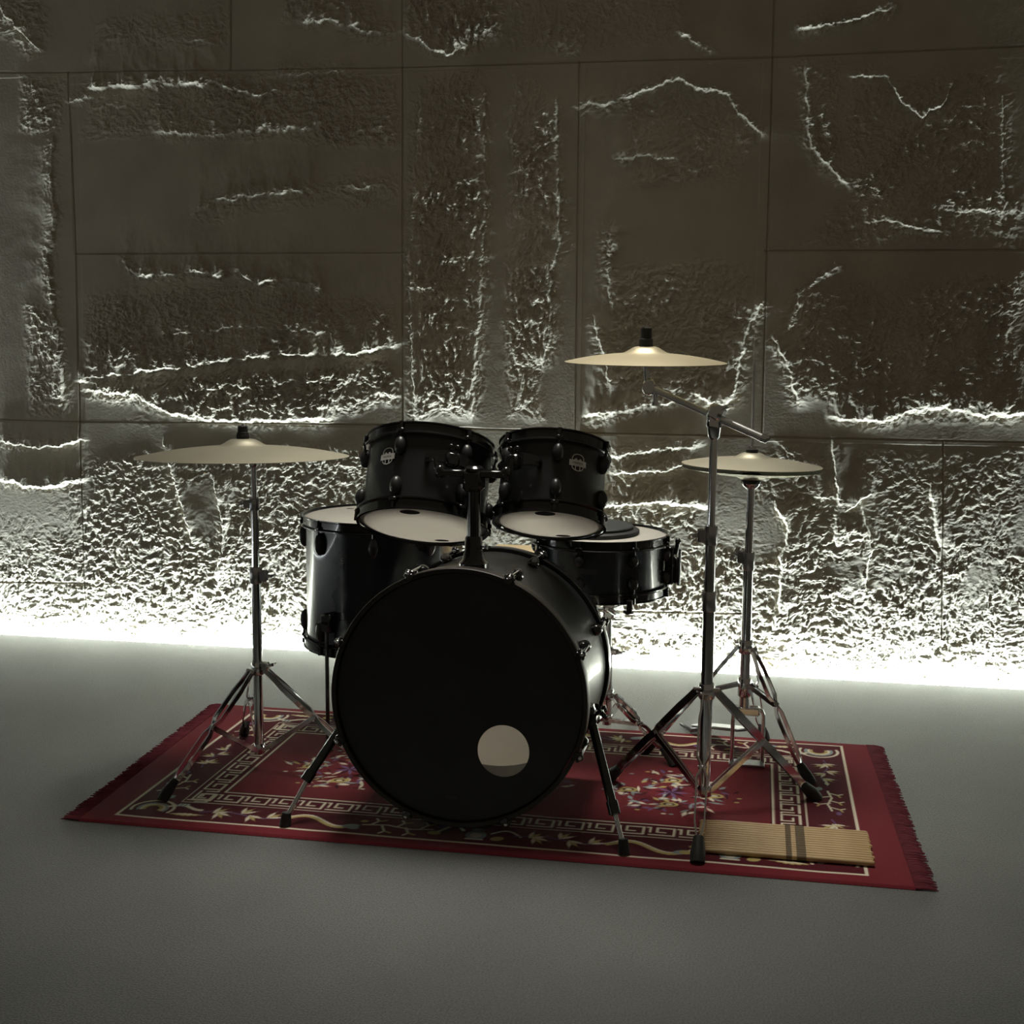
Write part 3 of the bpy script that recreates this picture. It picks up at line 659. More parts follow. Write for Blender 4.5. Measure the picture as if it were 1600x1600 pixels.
# ------------------------------------------------------------------ bass drum
t3 = math.radians(3.0); bax = Vector((0, math.cos(t3), -math.sin(t3)))
BC = Vector((-.627, 2.685, .322))                           # centre of the front hoop's face
bd = thing('bass_drum', 'big black bass drum with a round port hole in its black front head', 'bass drum', (BC.x, 2.9, 0))
MBD = frame(BC, bax, (1, 0, 0))                             # local z runs towards the wall, x right, y = z cross x
R0 = .2785
lathe_obj('shell', [(R0, .020), (R0, .430), (R0 - .008, .432), (R0 - .008, .018)], MBD, M['shell'], bd, 128)
for nm, z0, z1 in (('front_hoop', 0., .040), ('rear_hoop', .410, .452)):
    lathe_obj(nm, [(R0 + .001, z0 + .001), (R0 + .0035, z0), (R0 + .010, z0), (R0 + .0115, z0 + .003), (R0 + .0115, z1 - .003), (R0 + .010, z1), (R0 + .001, z1)], MBD, M['hoopb' if nm[0] == 'f' else 'gloss'], bd, 128)
# front head with its off-centre port
hx, hy = .103, .113; rp = .0580
yl = MBD.to_3x3() @ Vector((0, 1, 0)); hy_s = hy if yl.z < 0 else -hy
bm = bmesh.new()
def ringv(cx, cy, r, z, n): return [bm.verts.new((cx + r * math.cos(2 * PI * i / n), cy + r * math.sin(2 * PI * i / n), z)) for i in range(n)]
o1 = ringv(0, 0, R0 - .002, .012, 128); i1 = ringv(hx, hy_s, rp, .012, 64)
ed = [bm.edges.new((o1[i], o1[(i + 1) % 128])) for i in range(128)] + [bm.edges.new((i1[i], i1[(i + 1) % 64])) for i in range(64)]
bmesh.ops.triangle_fill(bm, edges=ed, use_beauty=True)
rex = bmesh.ops.extrude_face_region(bm, geom=bm.faces[:]); bmesh.ops.translate(bm, verts=[v for v in rex['geom'] if isinstance(v, bmesh.types.BMVert)], vec=(0, 0, .0012))
bmesh.ops.recalc_face_normals(bm, faces=bm.faces)
me = bpy.data.meshes.new('front_head'); bm.transform(Matrix.Translation(-bd.location) @ MBD); bm.to_mesh(me); bm.free(); me.materials.append(M['headk'])
fh = bpy.data.objects.new('front_head', me); COL.objects.link(fh); fh.parent = bd; plab(fh, 'black front head with a round port hole')
lathe_obj('batter_head', [(.0005, .4415), (R0 - .002, .4415), (R0 - .002, .4405), (.0005, .4405)], MBD, M['head'], bd, 96)
mm = MBD @ Matrix.Translation((-.012, .225 if yl.z < 0 else -.225, .0112)) @ Matrix.Diagonal((.016, .006, 1, 1))
MB().lathe([(.001, -.0004), (1, -.0004), (1, .0004), (.001, .0004)], mm, 24, True).build('head_mark', M['grey'], bd)
for k in range(8):
    a = PI / 8 + k * PI / 4; mm = MBD @ Matrix.Rotation(a, 4, 'Z')
    for z0, s in ((0., 1), (.452, -1)):
        b = MB()
        b.box(.008, .026, .016, mm @ Matrix.Translation((R0 + .0165, 0, z0 + s * .006)), .003)
        b.box(.012, .018, .006, mm @ Matrix.Translation((R0 + .009, 0, z0 - s * .0035)), .002)
        b.box(.007, .015, .040, mm @ Matrix.Translation((R0 + .0160, 0, z0 + s * .030)), .003)
        b.ball((R0 + .0185, 0, z0 + s * .003), .0085, mm, 12, 8)
        cl = b.build('claw_hook', M['gloss'], bd)
        MB().tube([mm @ Vector((R0 + .0185, 0, z0 + s * .002)), mm @ Vector((R0 + .0185, 0, z0 + s * .105))], .003, 8).ball((R0 + .0185, 0, z0 - s * .002), .005, mm, 10, 8).build('tension_rod', M['chrome'], cl)
        lb = lug_body(mm, R0, z0 + s * .115, .040, .022, .030); lb.build('lug', M['gloss'], bd)
# spurs
for sx, top_, mid_, tip_ in ((-1, (-.903, 2.800, .245), (-.987, 2.716, .104), (-1.020, 2.668, .026)), (1, (-.345, 2.800, .262), (-.279, 2.706, .085), (-.254, 2.664, .028))):
    tp, md, tp2 = Vector(top_), Vector(mid_), Vector(tip_)
    sp = MB().tube([tp, md], .0105, 16).tube([lerp(tp, md, .90), lerp(tp, md, 1.04)], .0135, 16)
    sp = sp.build('spur', M['gloss'], bd)
    MB().tube([lerp(tp, md, .9), tp2], .0055, 12).build('extension_rod', M['chrome'], sp)
    dr = (tp2 - md).normalized(); ft = Vector((tp2.x + dr.x * .008, tp2.y + dr.y * .008, ZR))
    MB().tube([lerp(ft, tp2, 0), lerp(ft, tp2, .5) + Vector((0, 0, .004)), tp2 + Vector((0, 0, .012))], [.0135, .0125, .010], 16).build('rubber_foot', M['rubber'], sp)
    n_ = Vector((sx * .95, 0, -.28)).normalized(); bk = MB().box(.05, .06, .03, frame(tp + Vector((-sx * .012, .01, .0)), n_), .008)
    bk.tube([tp + Vector((0, -.022, 0)), tp + Vector((0, .034, 0))], .016, 16); wing_nut(bk, tp + Vector((sx * .012, .01, .008)), (sx * .8, 0, .6), .005, .014, .020)
    bk.build('spur_bracket', M['gloss'], bd)

# ------------------------------------------------------------------ tom holder on the bass drum
PX, PY = -.622, 2.828
bz = BC.z - (PY - BC.y) * math.tan(t3) + R0 / math.cos(t3)
th = thing('tom_holder', 'black tom holder post rising from the top of the bass drum', 'tom holder', (PX, PY, bz))
b = MB().lathe([(.0005, -.002), (.034, -.003), (.034, .008), (.026, .016), (.0205, .040), (.0195, .066), (.0165, .070), (.0005, .070)], Matrix.Translation((PX, PY, bz)), 40)
wing_nut(b, (PX + .018, PY, bz + .045), (1, -.3, 0), .005, .016, .020); b.build('base_clamp', M['gloss'], th)
MB().tube([(PX, PY, bz + .03), (PX, PY, .802)], .0155, 24).build('post', M['gloss'], th)
b = MB().box(.046, .046, .050, Matrix.Translation((PX, PY, .790)), .008).lathe([(.0005, .823), (.016, .823), (.022, .818), (.023, .812), (.0005, .812)], Matrix.Translation((PX, PY, 0)), 32)
b.build('head_block', M['gloss'], th)
for sx, end in ((-1, (-.690, PY - .012, .806)), (1, (-.560, PY - .010, .806))):
    b = MB().box(.058, .030, .016, Matrix.Translation((PX + sx * .046, PY - .005, .806)), .003)
    b.box(.020, .034, .030, Matrix.Translation((PX + sx * .076, PY - .004, .808)), .006)
    arm = b.build('arm', M['gloss'], th)
    e2 = Vector((PX + sx * (.092 if sx < 0 else .085), PY + .004, .838))
    MB().tube([(PX + sx * .070, PY - .004, .806), (PX + sx * .086, PY - .004, .815), e2], .0062, 12).build('rod', M['gloss'], arm)

# ------------------------------------------------------------------ rack toms
def rack_tom(label, c, tilt, R, depth, bang, bz_, mang, a_off, side):
    ta = math.radians(tilt); n = Vector((0, math.sin(ta), math.cos(ta)))
    t = thing('rack_tom', label, 'tom drum', c)
    Mw = frame(c, n, (1, 0, 0))
    drum(t, Mw, R, depth, 6, 'shell', 'gloss', .020, a_off, .046, 'shell', 'film')
    badge(t, Mw, R, bang, bz_)
    head_mark(t, Mw, .004 * side, -R * .76, -.0014, -1); head_mark(t, Mw, .02, R * .82, -.0014, -1, .018, .008, 'pad')
    # curved suspension bracket with its wing nut
    f = on_shell(Mw, R, mang, depth * .62, .014); b = MB()
    for k in range(-8, 8):
        s0, s1 = k * .0065, (k + 1) * .0065
        def hh(s): return .005 + .010 * (1 - min(1, abs(s) / .05)) ** 1.0
        def tt(s): return .014 * math.cos(min(1, abs(s) / .055) * PI / 2) - .004
        c4 = [(s0, tt(s0) - .011 - hh(s0)), (s1, tt(s1) - .011 - hh(s1)), (s1, tt(s1) + .006), (s0, tt(s0) + .006)]
        b.add([f(a, q_, 0) for a, q_ in c4] + [f(a, q_, .006) for a, q_ in c4], [(3, 2, 1, 0), (4, 5, 6, 7), (0, 1, 5, 4), (1, 2, 6, 5), (2, 3, 7, 6), (3, 0, 4, 7)])
    for s in (-.05, .05): b.tube([f(s, -.004, -.016), f(s, -.004, .008)], .006, 10)
    cb = f(0, -.008, .010); nn = (f(0, 0, 1) - f(0, 0, 0)).normalized()
    b.box(.032, .034, .026, frame(cb, nn), .005)
    mb_ = b.build('mount_bracket', M['gloss'], t)
    w_ = MB(); wing_nut(w_, f(0, .012, .012), (f(0, 1, 0) - f(0, 0, 0)).normalized() + nn * .3, .0045, .014, .014); w_.build('wing_nut', M['gloss'], mb_)
    return t
rack_tom('larger rack tom, tilted, black, on the left above the bass drum', Vector((-.776, 2.962, .662)), 25.0, .1480, .200, -.46, .125, .56, .30, -1)
rack_tom('smaller rack tom, tilted, black, on the right beside the tall cymbal stand', Vector((-.471, 2.966, .676)), 23.6, .1235, .187, .62, .118, -.50, .75, 1)

# ------------------------------------------------------------------ floor tom
FT = Vector((-1.013, 3.395, .268)); FR, FD = .2010, .352
ft = thing('floor_tom', 'deep black floor tom with white head on thin legs, left of the bass drum', 'tom drum', (FT.x, FT.y, 0))
MF = frame(FT, (0, 0, 1), (1, 0, 0)); drum(ft, MF, FR, FD, 8, 'shell2', 'gloss', .020, PI / 2 + .21, .060)
head_mark(ft, MF, -.075, .070, FD + .0012, 1, .020, .014, 'pad'); head_mark(ft, MF, -.115, .098, FD + .0012, 1, .011, .006, 'pad')
for k in range(3):
    a = math.radians(-113 + 120 * k); d_ = Vector((math.cos(a), math.sin(a), 0)); p0 = FT + d_ * (FR + .020)
    pz = ZR if k == 0 else .002
    lg = MB().tube([(p0.x, p0.y, FT.z + .115), (p0.x, p0.y, pz + .02)], .0055, 12).build('leg', M['gloss'], ft)
    MB().lathe([(.0005, 0), (.013, 0), (.013, .006), (.009, .022), (.0065, .034), (.0005, .034)], Matrix.Translation((p0.x, p0.y, pz)), 20).build('rubber_foot', M['rubber'], lg)
    b = MB().box(.030, .034, .050, frame(FT + d_ * (FR + .013) + Vector((0, 0, .088)), (0, 0, 1), d_), .005); wing_nut(b, FT + d_ * (FR + .027) + Vector((0, 0, .088)), d_, .005, .016, .022)
    b.build('leg_bracket', M['gloss'], lg)

# ------------------------------------------------------------------ snare drum, pad and stand
SN = Vector((-.400, 3.390, .4405)); SR, SD = .1735, .150
sn = thing('snare_drum', 'shallow black snare drum with a white head behind the bass drum on the right', 'snare drum', SN)
MS = frame(SN, (0, 0, 1), (1, 0, 0)); drum(sn, MS, SR, SD, 8, 'shell2', 'gloss', .018, PI / 8 + .22, .034)
fs_ = on_shell(MS, SR, -.05, SD * .52); b = MB(); ribbon2d(b, fs_, [(-.02 + .004 * i, 0) for i in range(11)], .013, .0008); b.build('badge', M['grey'], sn)
b = MB(); ms = frame(SN + Vector((SR + .014, -.012, SD * .5)), (0, 0, 1), (1, -.1, 0))
b.box(.024, .034, .100, ms, .004).box(.014, .020, .070, ms @ Matrix.Translation((.017, -.004, -.012)), .004); b.tube([ms @ Vector((.014, 0, .03)), ms @ Vector((.020, 0, .062))], .006, 12); b.ball((.020, 0, .064), (.008, .008, .009), ms)
st_ = b.build('strainer', M['gloss'], sn); MB().tube([ms @ Vector((.026, -.01, -.05)), ms @ Vector((.028, -.01, .045))], .004, 10).build('lever', M['chrome'], st_)
pad = thing('practice_pad', 'round dark rubber practice pad lying on the white snare head', 'practice pad', SN + Vector((-.022, .004, SD + .0015)))
pm = Matrix.Translation(pad.location)
MB().lathe([(.0005, 0), (.123, 0), (.1255, .003), (.1255, .010), (.121, .0135), (.0005, .0135)], pm, 72).build('base', M['rubber'], pad)
MB().lathe([(.0005, .0135), (.110, .0135), (.110, .020), (.107, .0225), (.0005, .0225)], pm, 72).build('playing_surface', M['pad'], pad)

def spread_leg(root, ax, ang, r, zc, zj=None, r0=.022, gap=.013, name='leg', bar=(.010, .0035), foot_r=.0135, zf=ZR, pinch=.5, brace_to=None, mt='chrome', footpos=None):
    """double-braced tripod leg from the collar at height zc down to its foot"""
    d = Vector((math.cos(ang), math.sin(ang), 0)); tdir = Vector((-d.y, d.x, 0))
    p0 = Vector((ax[0], ax[1], zc)) + d * r0; p1 = Vector((ax[0], ax[1], zf + .028)) + d * (r - .012)
    ts = [0, .05, .10, .18, pinch - .07, pinch - .015, pinch + .015, pinch + .07, .86, .94, 1]
    of = [.007, .007, .009, gap, gap, .003, .003, gap * .9, gap * .8, .005, .004]
    b = MB()
    for s in (-1, 1):
        b.strip([lerp(p0, p1, t) + tdir * o * s for t, o in zip(ts, of)], bar[0], bar[1], tdir.cross(p1 - p0))
    pj = lerp(p0, p1, pinch); b.tube([pj - tdir * .010, pj + tdir * .010], .0045, 8); b.tube([p0 - tdir * .014, p0 + tdir * .014], .005, 8)
    lg = b.build(name, M[mt], root)
    f0 = Vector((ax[0], ax[1], zf)) + d * (r + .016); dd = (p0 - p1).normalized()
    MB().tube([f0, lerp(f0, p1, .5) + Vector((0, 0, .003)), p1 + dd * .018], [foot_r, foot_r * 1.02, foot_r * .72], 14).build('rubber_foot', M['rubber'], lg)
    if brace_to is not None:
        q = Vector((ax[0], ax[1], brace_to)) + d * .014; b = MB()
        for s in (-1, 1): b.strip([pj + tdir * .006 * s, q + tdir * .006 * s], .011, .003, tdir.cross(q - pj))
        b.build('brace', M[mt], lg)
    return lg
def collar(mb, x, y, z, r, h=.030, wing=None):
    mb.lathe([(r * .9, z - h / 2), (r, z - h / 2 + .003), (r, z + h / 2 - .003), (r * .9, z + h / 2)], Matrix.Translation((x, y, 0)), 24)
    mb.lathe([(.001, z - h / 2), (r * .9, z - h / 2)], Matrix.Translation((x, y, 0)), 24); mb.lathe([(r * .9, z + h / 2), (.001, z + h / 2)], Matrix.Translation((x, y, 0)), 24)
    if wing:
        w_ = Vector(wing).normalized(); mb.box(.020, .016, h * .7, frame(Vector((x, y, z)) + w_ * (r + .006), (0, 0, 1), w_), .003); wing_nut(mb, Vector((x, y, z)) + w_ * (r + .012), w_, .0045, .016, .022)

ss = thing('snare_stand', 'low chrome tripod stand holding up the snare drum', 'drum stand', (-.378, 3.43, 0))
sx_, sy_ = -.378, 3.430
tb = MB().tube([(sx_, sy_, .055), (sx_, sy_, .268)], .0125, 18).tube([(sx_, sy_, .26), (sx_, sy_, .385)], .009, 16).build('tube', M['chrome'], ss)
b = MB(); collar(b, sx_, sy_, .262, .015, .022, (1, -.4, 0)); b.build('height_clamp', M['chrome'], ss)
b = MB(); collar(b, sx_, sy_, .140, .018, .030); b.build('leg_collar', M['chrome'], ss)
b = MB(); collar(b, sx_, sy_, .075, .0155, .020); b.build('bottom_collar', M['chrome'], ss)
for a in (-41, 79, 199): spread_leg(ss, (sx_, sy_), math.radians(a), .245, .140, gap=.012, brace_to=.07, zf=ZR if a != 79 else .002)
b = MB().ball((sx_, sy_, .380), .018).box(.03, .03, .03, Matrix.Translation((sx_, sy_, .365)), .006); b.build('basket_hub', M['chrome'], ss)
for a in (-60, 60, 180):
    d_ = Vector((math.cos(math.radians(a)), math.sin(math.radians(a)), 0)); c_0 = Vector((sx_, sy_, .378)); ctr = Vector((SN.x, SN.y, 0))
    e_ = ctr + d_ * (SR + .020); e0 = Vector((e_.x, e_.y, .424)); ar = MB()
    tdir = Vector((-d_.y, d_.x, 0))
    for s in (-1, 1): ar.strip([c_0 + tdir * .007 * s, lerp(c_0, e0, .5) + Vector((0, 0, -.016)) + tdir * .007 * s, e0 + Vector((0, 0, -.006)) + tdir * .006 * s], .008, .003, tdir)
    ar = ar.build('basket_arm', M['chrome'], ss)
    MB().tube([e0 + Vector((0, 0, -.008)), e0 + d_ * .002 + Vector((0, 0, .024))], .008, 12).box(.020, .022, .008, frame(e0 + Vector((0, 0, -.008)) - d_ * .006, (0, 0, 1), d_), .002).build('rubber_tip', M['rubber'], ar)

# ------------------------------------------------------------------ cymbals
def cymbal(name, label, c, n, R, bow, bell_r, bell_h, mt, group=None, flip=False, cat='cymbal'):
    t = thing(name, label, cat, c, group); s = -1 if flip else 1
    prof = []; K = 26
    for i in range(K + 1):
        r = R * i / K; z = bow * (1 - (r / R) ** 2.1)
        if r < bell_r * 1.25: z += bell_h * sst(bell_r * 1.22, bell_r * .45, np.array(r)).item()
        prof.append((max(r, .0062), z - bow))
    top_ = [(r, s * z) for r, z in prof]; bot = [(r, s * (z - .0014 * (1 - .45 * r / R))) for r, z in prof]
    Mc = frame(c, n, (1, 0, 0))
    # the mesh is kept in the cymbal's own axes so that the lathe grooves follow it
    o = MB().lathe(top_ + bot[::-1], I4, 128, True).build('plate', M[mt]); o.parent = t
    t.rotation_euler = Mc.to_euler(); return t
def cym_z(n, c, h): return Vector(c) + Vector(n).normalized() * h

# left stand ---------------------------------------------------------
LX, LY = -1.2245, 3.020
ls = thing('cymbal_stand', 'straight chrome tripod cymbal stand at the left end of the rug', 'cymbal stand', (LX, LY, 0))
CN = Vector((-.010, .030, 1)).normalized(); CP = Vector((-1.252, 3.022, .839))
CB = CP - CN * 0.028                         # rim plane level
t_ = [(.052, .520, .0115), (.500, .697, .0100), (.680, .800, .0080)]
MB().tube([(LX, LY, .052), (LX, LY, .520)], .0120, 18).build('lower_tube', M['chrome'], ls)
MB().tube([(LX, LY, .500), (LX, LY, .697)], .0095, 18).build('middle_tube', M['chrome'], ls)
MB().tube([(LX, LY, .680), (LX, LY, .795)], .0072, 16).build('upper_tube', M['chrome'], ls)
b = MB(); collar(b, LX, LY, .272, .0165, .032, (1, -.15, .3)); b.build('leg_collar', M['chrome'], ls)
b = MB(); collar(b, LX, LY, .512, .0160, .040, (1, -.1, 0)); b.build('height_clamp', M['steel'], ls)
b = MB(); collar(b, LX, LY, .692, .0135, .030, (-1, -.1, 0)); b.build('height_clamp', M['steel'], ls)
b = MB(); collar(b, LX, LY, .062, .0150, .026); b.build('bottom_collar', M['chrome'], ls)
for a in (-118, 2, 120): spread_leg(ls, (LX, LY), math.radians(a), .285, .268, brace_to=.060, zf=ZR, bar=(.012, .0035))
b = MB().box(.022, .026, .030, Matrix.Translation((LX, LY, .800)), .005).tube([(LX - .004, LY, .806), (CB.x, CB.y, CB.z + .012)], .008, 12); b.build('tilter', M['chrome'], ls)
MB().tube([CB + CN * .004, CP + CN * .052], .0033, 10).lathe([(.004, .0), (.019, .0), (.019, .003), (.004, .003)], frame(CP - CN * .020, CN), 24, True).build('post_rod', M['chrome'], ls)
mt_ = frame(CP + CN * .0145, CN); sl = MB().lathe([(.0055, .000), (.015, .000), (.016, .004), (.016, .011), (.0145, .013), (.0145, .017), (.0125, .018), (.0120, .032), (.009, .034), (.0035, .035)], mt_, 28).build('felt_and_nut', M['rubber'], ls)
cymbal('cymbal', 'large bronze cymbal on the straight stand at the far left', CP, CN, .2620, .028, .052, .016, 'brass2')

# boom stand ---------------------------------------------------------
BX, BY = -.0935, 2.945
bs = thing('boom_cymbal_stand', 'tall chrome boom cymbal stand with a slanting arm right of the bass drum', 'cymbal stand', (BX, BY, 0))
MB().tube([(BX, BY, .048), (BX, BY, .520)], .0140, 20).build('lower_tube', M['chrome'], bs)
MB().tube([(BX, BY, .500), (BX, BY, .690)], .0122, 20).build('middle_tube', M['chrome'], bs)
MB().tube([(BX, BY, .660), (BX, BY, .930)], .0092, 18).build('upper_tube', M['chrome'], bs)
b = MB(); collar(b, BX, BY, .300, .0190, .036); b.tube([(BX - .03, BY - .012, .308), (BX + .03, BY - .012, .308)], .004, 8); b.build('leg_collar', M['chrome'], bs)
b = MB(); collar(b, BX, BY, .512, .0170, .046); b.build('height_clamp', M['steel'], bs)
b = MB(); collar(b, BX, BY, .665, .0150, .044, (-1, -.2, 0)); b.build('height_clamp', M['steel'], bs)
b = MB(); collar(b, BX, BY, .060, .0170, .026); b.build('bottom_collar', M['chrome'], bs)
for a in (-90, 28, 145): spread_leg(bs, (BX, BY), math.radians(a), .285, .298, brace_to=.058, zf=ZR, r0=.024, gap=.013, foot_r=.016, bar=(.017, .0035))
BE = Vector((.012, 2.915, .8935)); BT = Vector((-.246, 2.990, .998)); HB = Vector((BX + .004, BY, .945))
ad = (BT - BE).normalized(); 
b = MB().box(.034, .036, .044, frame((BX, BY, .930), (0, 0, 1), (1, 0, 0)), .007); b.box(.042, .038, .036, frame(HB, ad, (0, 1, 0)), .008); b.lathe([(.0095, .885), (.0135, .890), (.0175, .915), (.0005, .920)], Matrix.Translation((BX, BY, 0)), 20)
wing_nut(b, HB + Vector((.012, -.004, .010)), (1, -.1, .35), .005, .026, .024); b.build('boom_clamp', M['chrome'], bs)
# the arm passes through the clamp
hb = BE + ad * ((HB - BE).dot(ad))
ar = MB().tube([BE, hb], .0088, 16).tube([hb, BT], .0078, 16).tube([lerp(BE, BT, .64), lerp(BE, BT, .65)], .0082, 16)
ar = ar.build('boom_arm', M['arm'], bs)
MB().tube([BE - ad * .0, BE - ad * .010, BE - ad * .016 + Vector((.004, 0, .006))], [.0096, .0096, .004], 14).build('end_cap', M['chrome'], ar)
KN = Vector((.006, -.022, 1)).normalized(); KP = Vector((-.2545, 2.990, 1.077))
b = MB().ball(BT, (.017, .013, .019)).box(.020, .020, .034, frame(BT + Vector((.0, 0, .004)), (.25, 0, 1), (1, 0, 0)), .005); b.tube([BT - Vector((0, .014, 0)), BT + Vector((0, .014, 0))], .014, 18)
b.tube([BT + Vector((.014, 0, -.004)), BT + Vector((.016, 0, -.036))], .006, 12).tube([BT + Vector((.016, 0, -.034)), BT + Vector((.016, 0, -.042))], .009, 12); b.build('tilter', M['chrome'], bs)
MB().tube([BT + Vector((-.004, 0, .012)), KP - KN * .020, KP + KN * .062], [.007, .0065, .0035], 12).build('post_rod', M['chrome'], bs)
mt_ = frame(KP + KN * .0125, KN); MB().lathe([(.0055, 0), (.0155, 0), (.0160, .003), (.0160, .018), (.0135, .020), (.0125, .024), (.0130, .040), (.0125, .043), (.0035, .045)], mt_, 28).build('felt_and_sleeve', M['rubber'], bs)
MB().lathe([(.0030, .043), (.0125, .043), (.0125, .046), (.004, .049), (.0030, .049)], mt_, 24, True).build('nut', M['chrome'], bs)
cymbal('cymbal', 'bronze crash cymbal highest of all, on the slanting boom arm', KP, KN, .1860, .022, .046, .014, 'brass')

# hi-hat -------------------------------------------------------------
HX, HY = -.0085, 3.310
hh = thing('hi_hat_stand', 'chrome hi-hat stand with a pedal at the right rear of the rug', 'hi-hat stand', (HX, HY, 0))
MB().tube([(HX, HY, .150), (HX, HY, .545)], .0132, 20).build('lower_tube', M['chrome'], hh)
MB().tube([(HX, HY, .530), (HX, HY, .752)], .0105, 20).build('upper_tube', M['chrome'], hh)
MB().tube([(HX, HY, .740), (HX, HY, 1.060)], .0038, 12).build('pull_rod', M['chrome'], hh)
b = MB(); collar(b, HX, HY, .322, .0185, .034, (-.3, 1, 0)); b.build('leg_collar', M['chrome'], hh)
b = MB(); collar(b, HX, HY, .545, .0160, .046, (-1, .3, .5)); b.build('height_clamp', M['steel'], hh)
b = MB(); collar(b, HX, HY, .215, .0175, .050); b.build('brace_collar', M['chrome'], hh)
b = MB().lathe([(.0005, .732), (.012, .732), (.022, .740), (.0245, .746), (.0005, .746)], Matrix.Translation((HX, HY, 0)), 28); b.build('seat_cup', M['chrome'], hh)
MB().lathe([(.0005, .746), (.024, .746), (.0255, .750), (.0255, .768), (.021, .772), (.0045, .772)], Matrix.Translation((HX, HY, 0)), 28).build('felt_seat', M['rubber'], hh)
for dx, dy in ((.160, -.112), (-.247, .035), (.055, .215)):
    r_ = math.hypot(dx, dy); spread_leg(hh, (HX, HY), math.atan2(dy, dx), r_, .318, r0=.022, gap=.013, brace_to=.222, zf=ZR, pinch=.46, foot_r=.0145)
fr_ = MB()
for s in (-1, 1): fr_.tube([(HX + .012 + s * .020, HY, .158), (HX + .012 + s * .034, HY, .154), (HX + .012 + s * .039, HY, .142), (HX + .012 + s * .039, HY, ZR + .004)], .0055, 10)
fr_.box(.070, .030, .022, Matrix.Translation((HX + .006, HY, .152)), .004); fr_.build('pedal_frame', M['chrome'], hh)
MB().box(.092, .045, .006, Matrix.Translation((HX + .012, HY, ZR + .003)), .001).build('base_plate', M['steel'], hh)
pd0 = Vector((.000, 3.345, .090)); pd1 = Vector((-.128, 3.560, .030)); u_ = (pd1 - pd0).normalized(); n_ = u_.cross(Vector((1, .5, 0))).normalized(); n_ = n_ if n_.z > 0 else -n_
b = MB().box((pd1 - pd0).length, .060, .008, frame(lerp(pd0, pd1, .5), n_, u_), .003)
b.box(.070, .056, .012, frame(pd1 + Vector((-.02, .034, -.016)), (0, 0, 1), u_), .003); fb_ = b.build('footboard', M['darksteel'], hh)
MB().tube([(HX, HY + .004, .15), pd0 + Vector((0, 0, .004))], .004, 8).build('chain', M['steel'], hh)
MB().box(.020, .016, .020, Matrix.Translation((HX, HY, .830)), .004).lathe([(.0045, .803), (.012, .803), (.0125, .806), (.0125, .815), (.008, .818), (.008, .838), (.0045, .840)], Matrix.Translation((HX, HY, 0)), 20, True).build('clutch', M['chrome'], hh)
HN = Vector((.02, .012, 1)).normalized()
cymbal('hi_hat_cymbal', 'upper of the two hi-hat cymbals, under the clutch', (HX, HY, .8120), HN, .1760, .019, .042, .012, 'brass2', None, False, 'cymbal')
cymbal('hi_hat_cymbal', 'lower upturned hi-hat cymbal, resting on the felt seat of the hi-hat stand', (HX, HY, .7640), HN, .1760, .019, .042, .010, 'brass2', None, True, 'cymbal')
MB().lathe([(.0045, .822), (.014, .822), (.015, .826), (.015, .832), (.0045, .833)], Matrix.Translation((HX, HY, 0)), 20, True).build('felt', M['rubber'], hh)

# ------------------------------------------------------------------ stool behind the kit
sl_ = thing('stool', 'pale wooden stool half hidden behind the bass drum', 'stool', (-.625, 3.730, 0))
MB().box(.300, .260, .024, Matrix.Translation((-.628, 3.742, .4600)), .004).build('seat', M['stoolwood'], sl_)
for sx in (-1, 1):
    for sy in (-1, 1): MB().box(.030, .030, .448, Matrix.Translation((-.625 + sx * .115, 3.730 + sy * .105, .224)), .003).build('leg', M['stoolwood'], sl_)
for sy in (-1, 1): MB().box(.20, .018, .040, Matrix.Translation((-.625, 3.730 + sy * .105, .20)), .002).build('rail', M['stoolwood'], sl_)

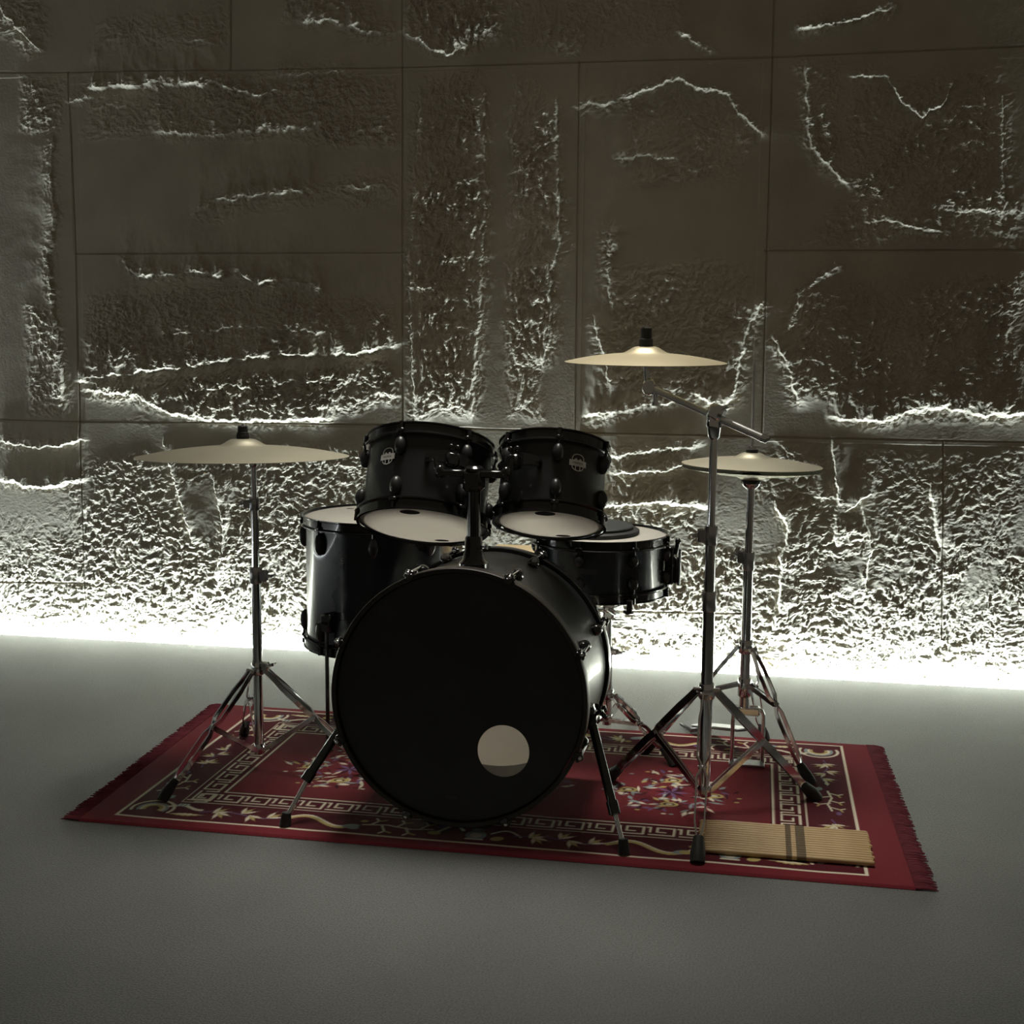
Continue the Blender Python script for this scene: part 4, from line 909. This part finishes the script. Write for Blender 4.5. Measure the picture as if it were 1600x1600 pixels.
# ------------------------------------------------------------------ drumsticks in a row on the rug
NST = 14; sr_ = .0063; sz = ZR + sr_ + .0003
ordn = ['nearest the front edge of the rug', 'second', 'third', 'fourth', 'fifth', 'sixth', 'seventh', 'eighth', 'ninth', 'tenth', 'eleventh', 'twelfth', 'thirteenth', 'farthest from the front edge of the rug']
def stick_label(i):
    return 'pale wooden drumstick ' + (ordn[i] if i in (0, NST - 1) else 'in the row on the rug, %s from its front edge' % ordn[i])
SY0 = 2.700; rr = random.Random(8)
st0 = thing('drumstick', stick_label(0), 'drumstick', (.275, SY0, sz), 'drumsticks in a row on the rug')
def stick_mesh(par):
    L = .372; p = [(0, .0040), (.003, .0058), (.006, .0062), (.290, .0062), (.330, .0058), (.354, .0042), (.357, .0040)]
    o = par.location; b = MB().tube([(o.x - x, o.y, o.z) for x, r in p], [r for x, r in p], 14); s = b.build('shaft', M['wood'], par)
    MB().ball((o.x - .3645, o.y, o.z), (.0085, .0050, .0050), I4, 14, 10).build('tip', M['wood'], par); return s
stick_mesh(st0); kids = list(st0.children)
for i in range(1, NST):
    c = st0.copy(); COL.objects.link(c); c['label'] = stick_label(i)
    c.location = (.275 + (rr.random() - .5) * .005 + .0006 * i * 0, SY0 + i * 0.0128, sz)
    for kdt in kids:
        d = kdt.copy(); COL.objects.link(d); d.parent = c
for k, (x, wd, lab) in enumerate(((.098, .012, 'narrow sheer black strap round the row of drumsticks, left of the wider strap'), (.124, .020, 'wider sheer black strap round the row of drumsticks, right of the narrow strap'))):
    y0, y1 = SY0 - sr_ - .0012, SY0 + (NST - 1) * 0.0128 + sr_ + .0012; z0, z1 = sz - sr_ - .0002, sz + sr_ + .0008
    t = thing('strap', lab, 'strap', (x, SY0, sz)); o_ = [(y0, z1 - .003), (y0 + .003, z1), (y1 - .003, z1), (y1, z1 - .003), (y1, z0), (y0, z0)]
    cx = [(x + s * wd / 2, a, c) for a, c in o_ for s in (-1, 1)]; n = len(o_)
    vs = []; fs = []
    inn = [(y0 + .0007, z1 - .0034), (y0 + .0033, z1 - .0007), (y1 - .0033, z1 - .0007), (y1 - .0007, z1 - .0034), (y1 - .0007, z0 + .0001), (y0 + .0007, z0 + .0001)]
    for (a, c), (e, g) in zip(o_, inn): vs += [(x - wd / 2, a, c), (x + wd / 2, a, c), (x + wd / 2, e, g), (x - wd / 2, e, g)]
    for i in range(n):
        j = (i + 1) % n
        for q_ in range(4): fs.append((i * 4 + q_, i * 4 + (q_ + 1) % 4, j * 4 + (q_ + 1) % 4, j * 4 + q_))
    MB().add(vs, fs).build('band', M['elastic'], t)
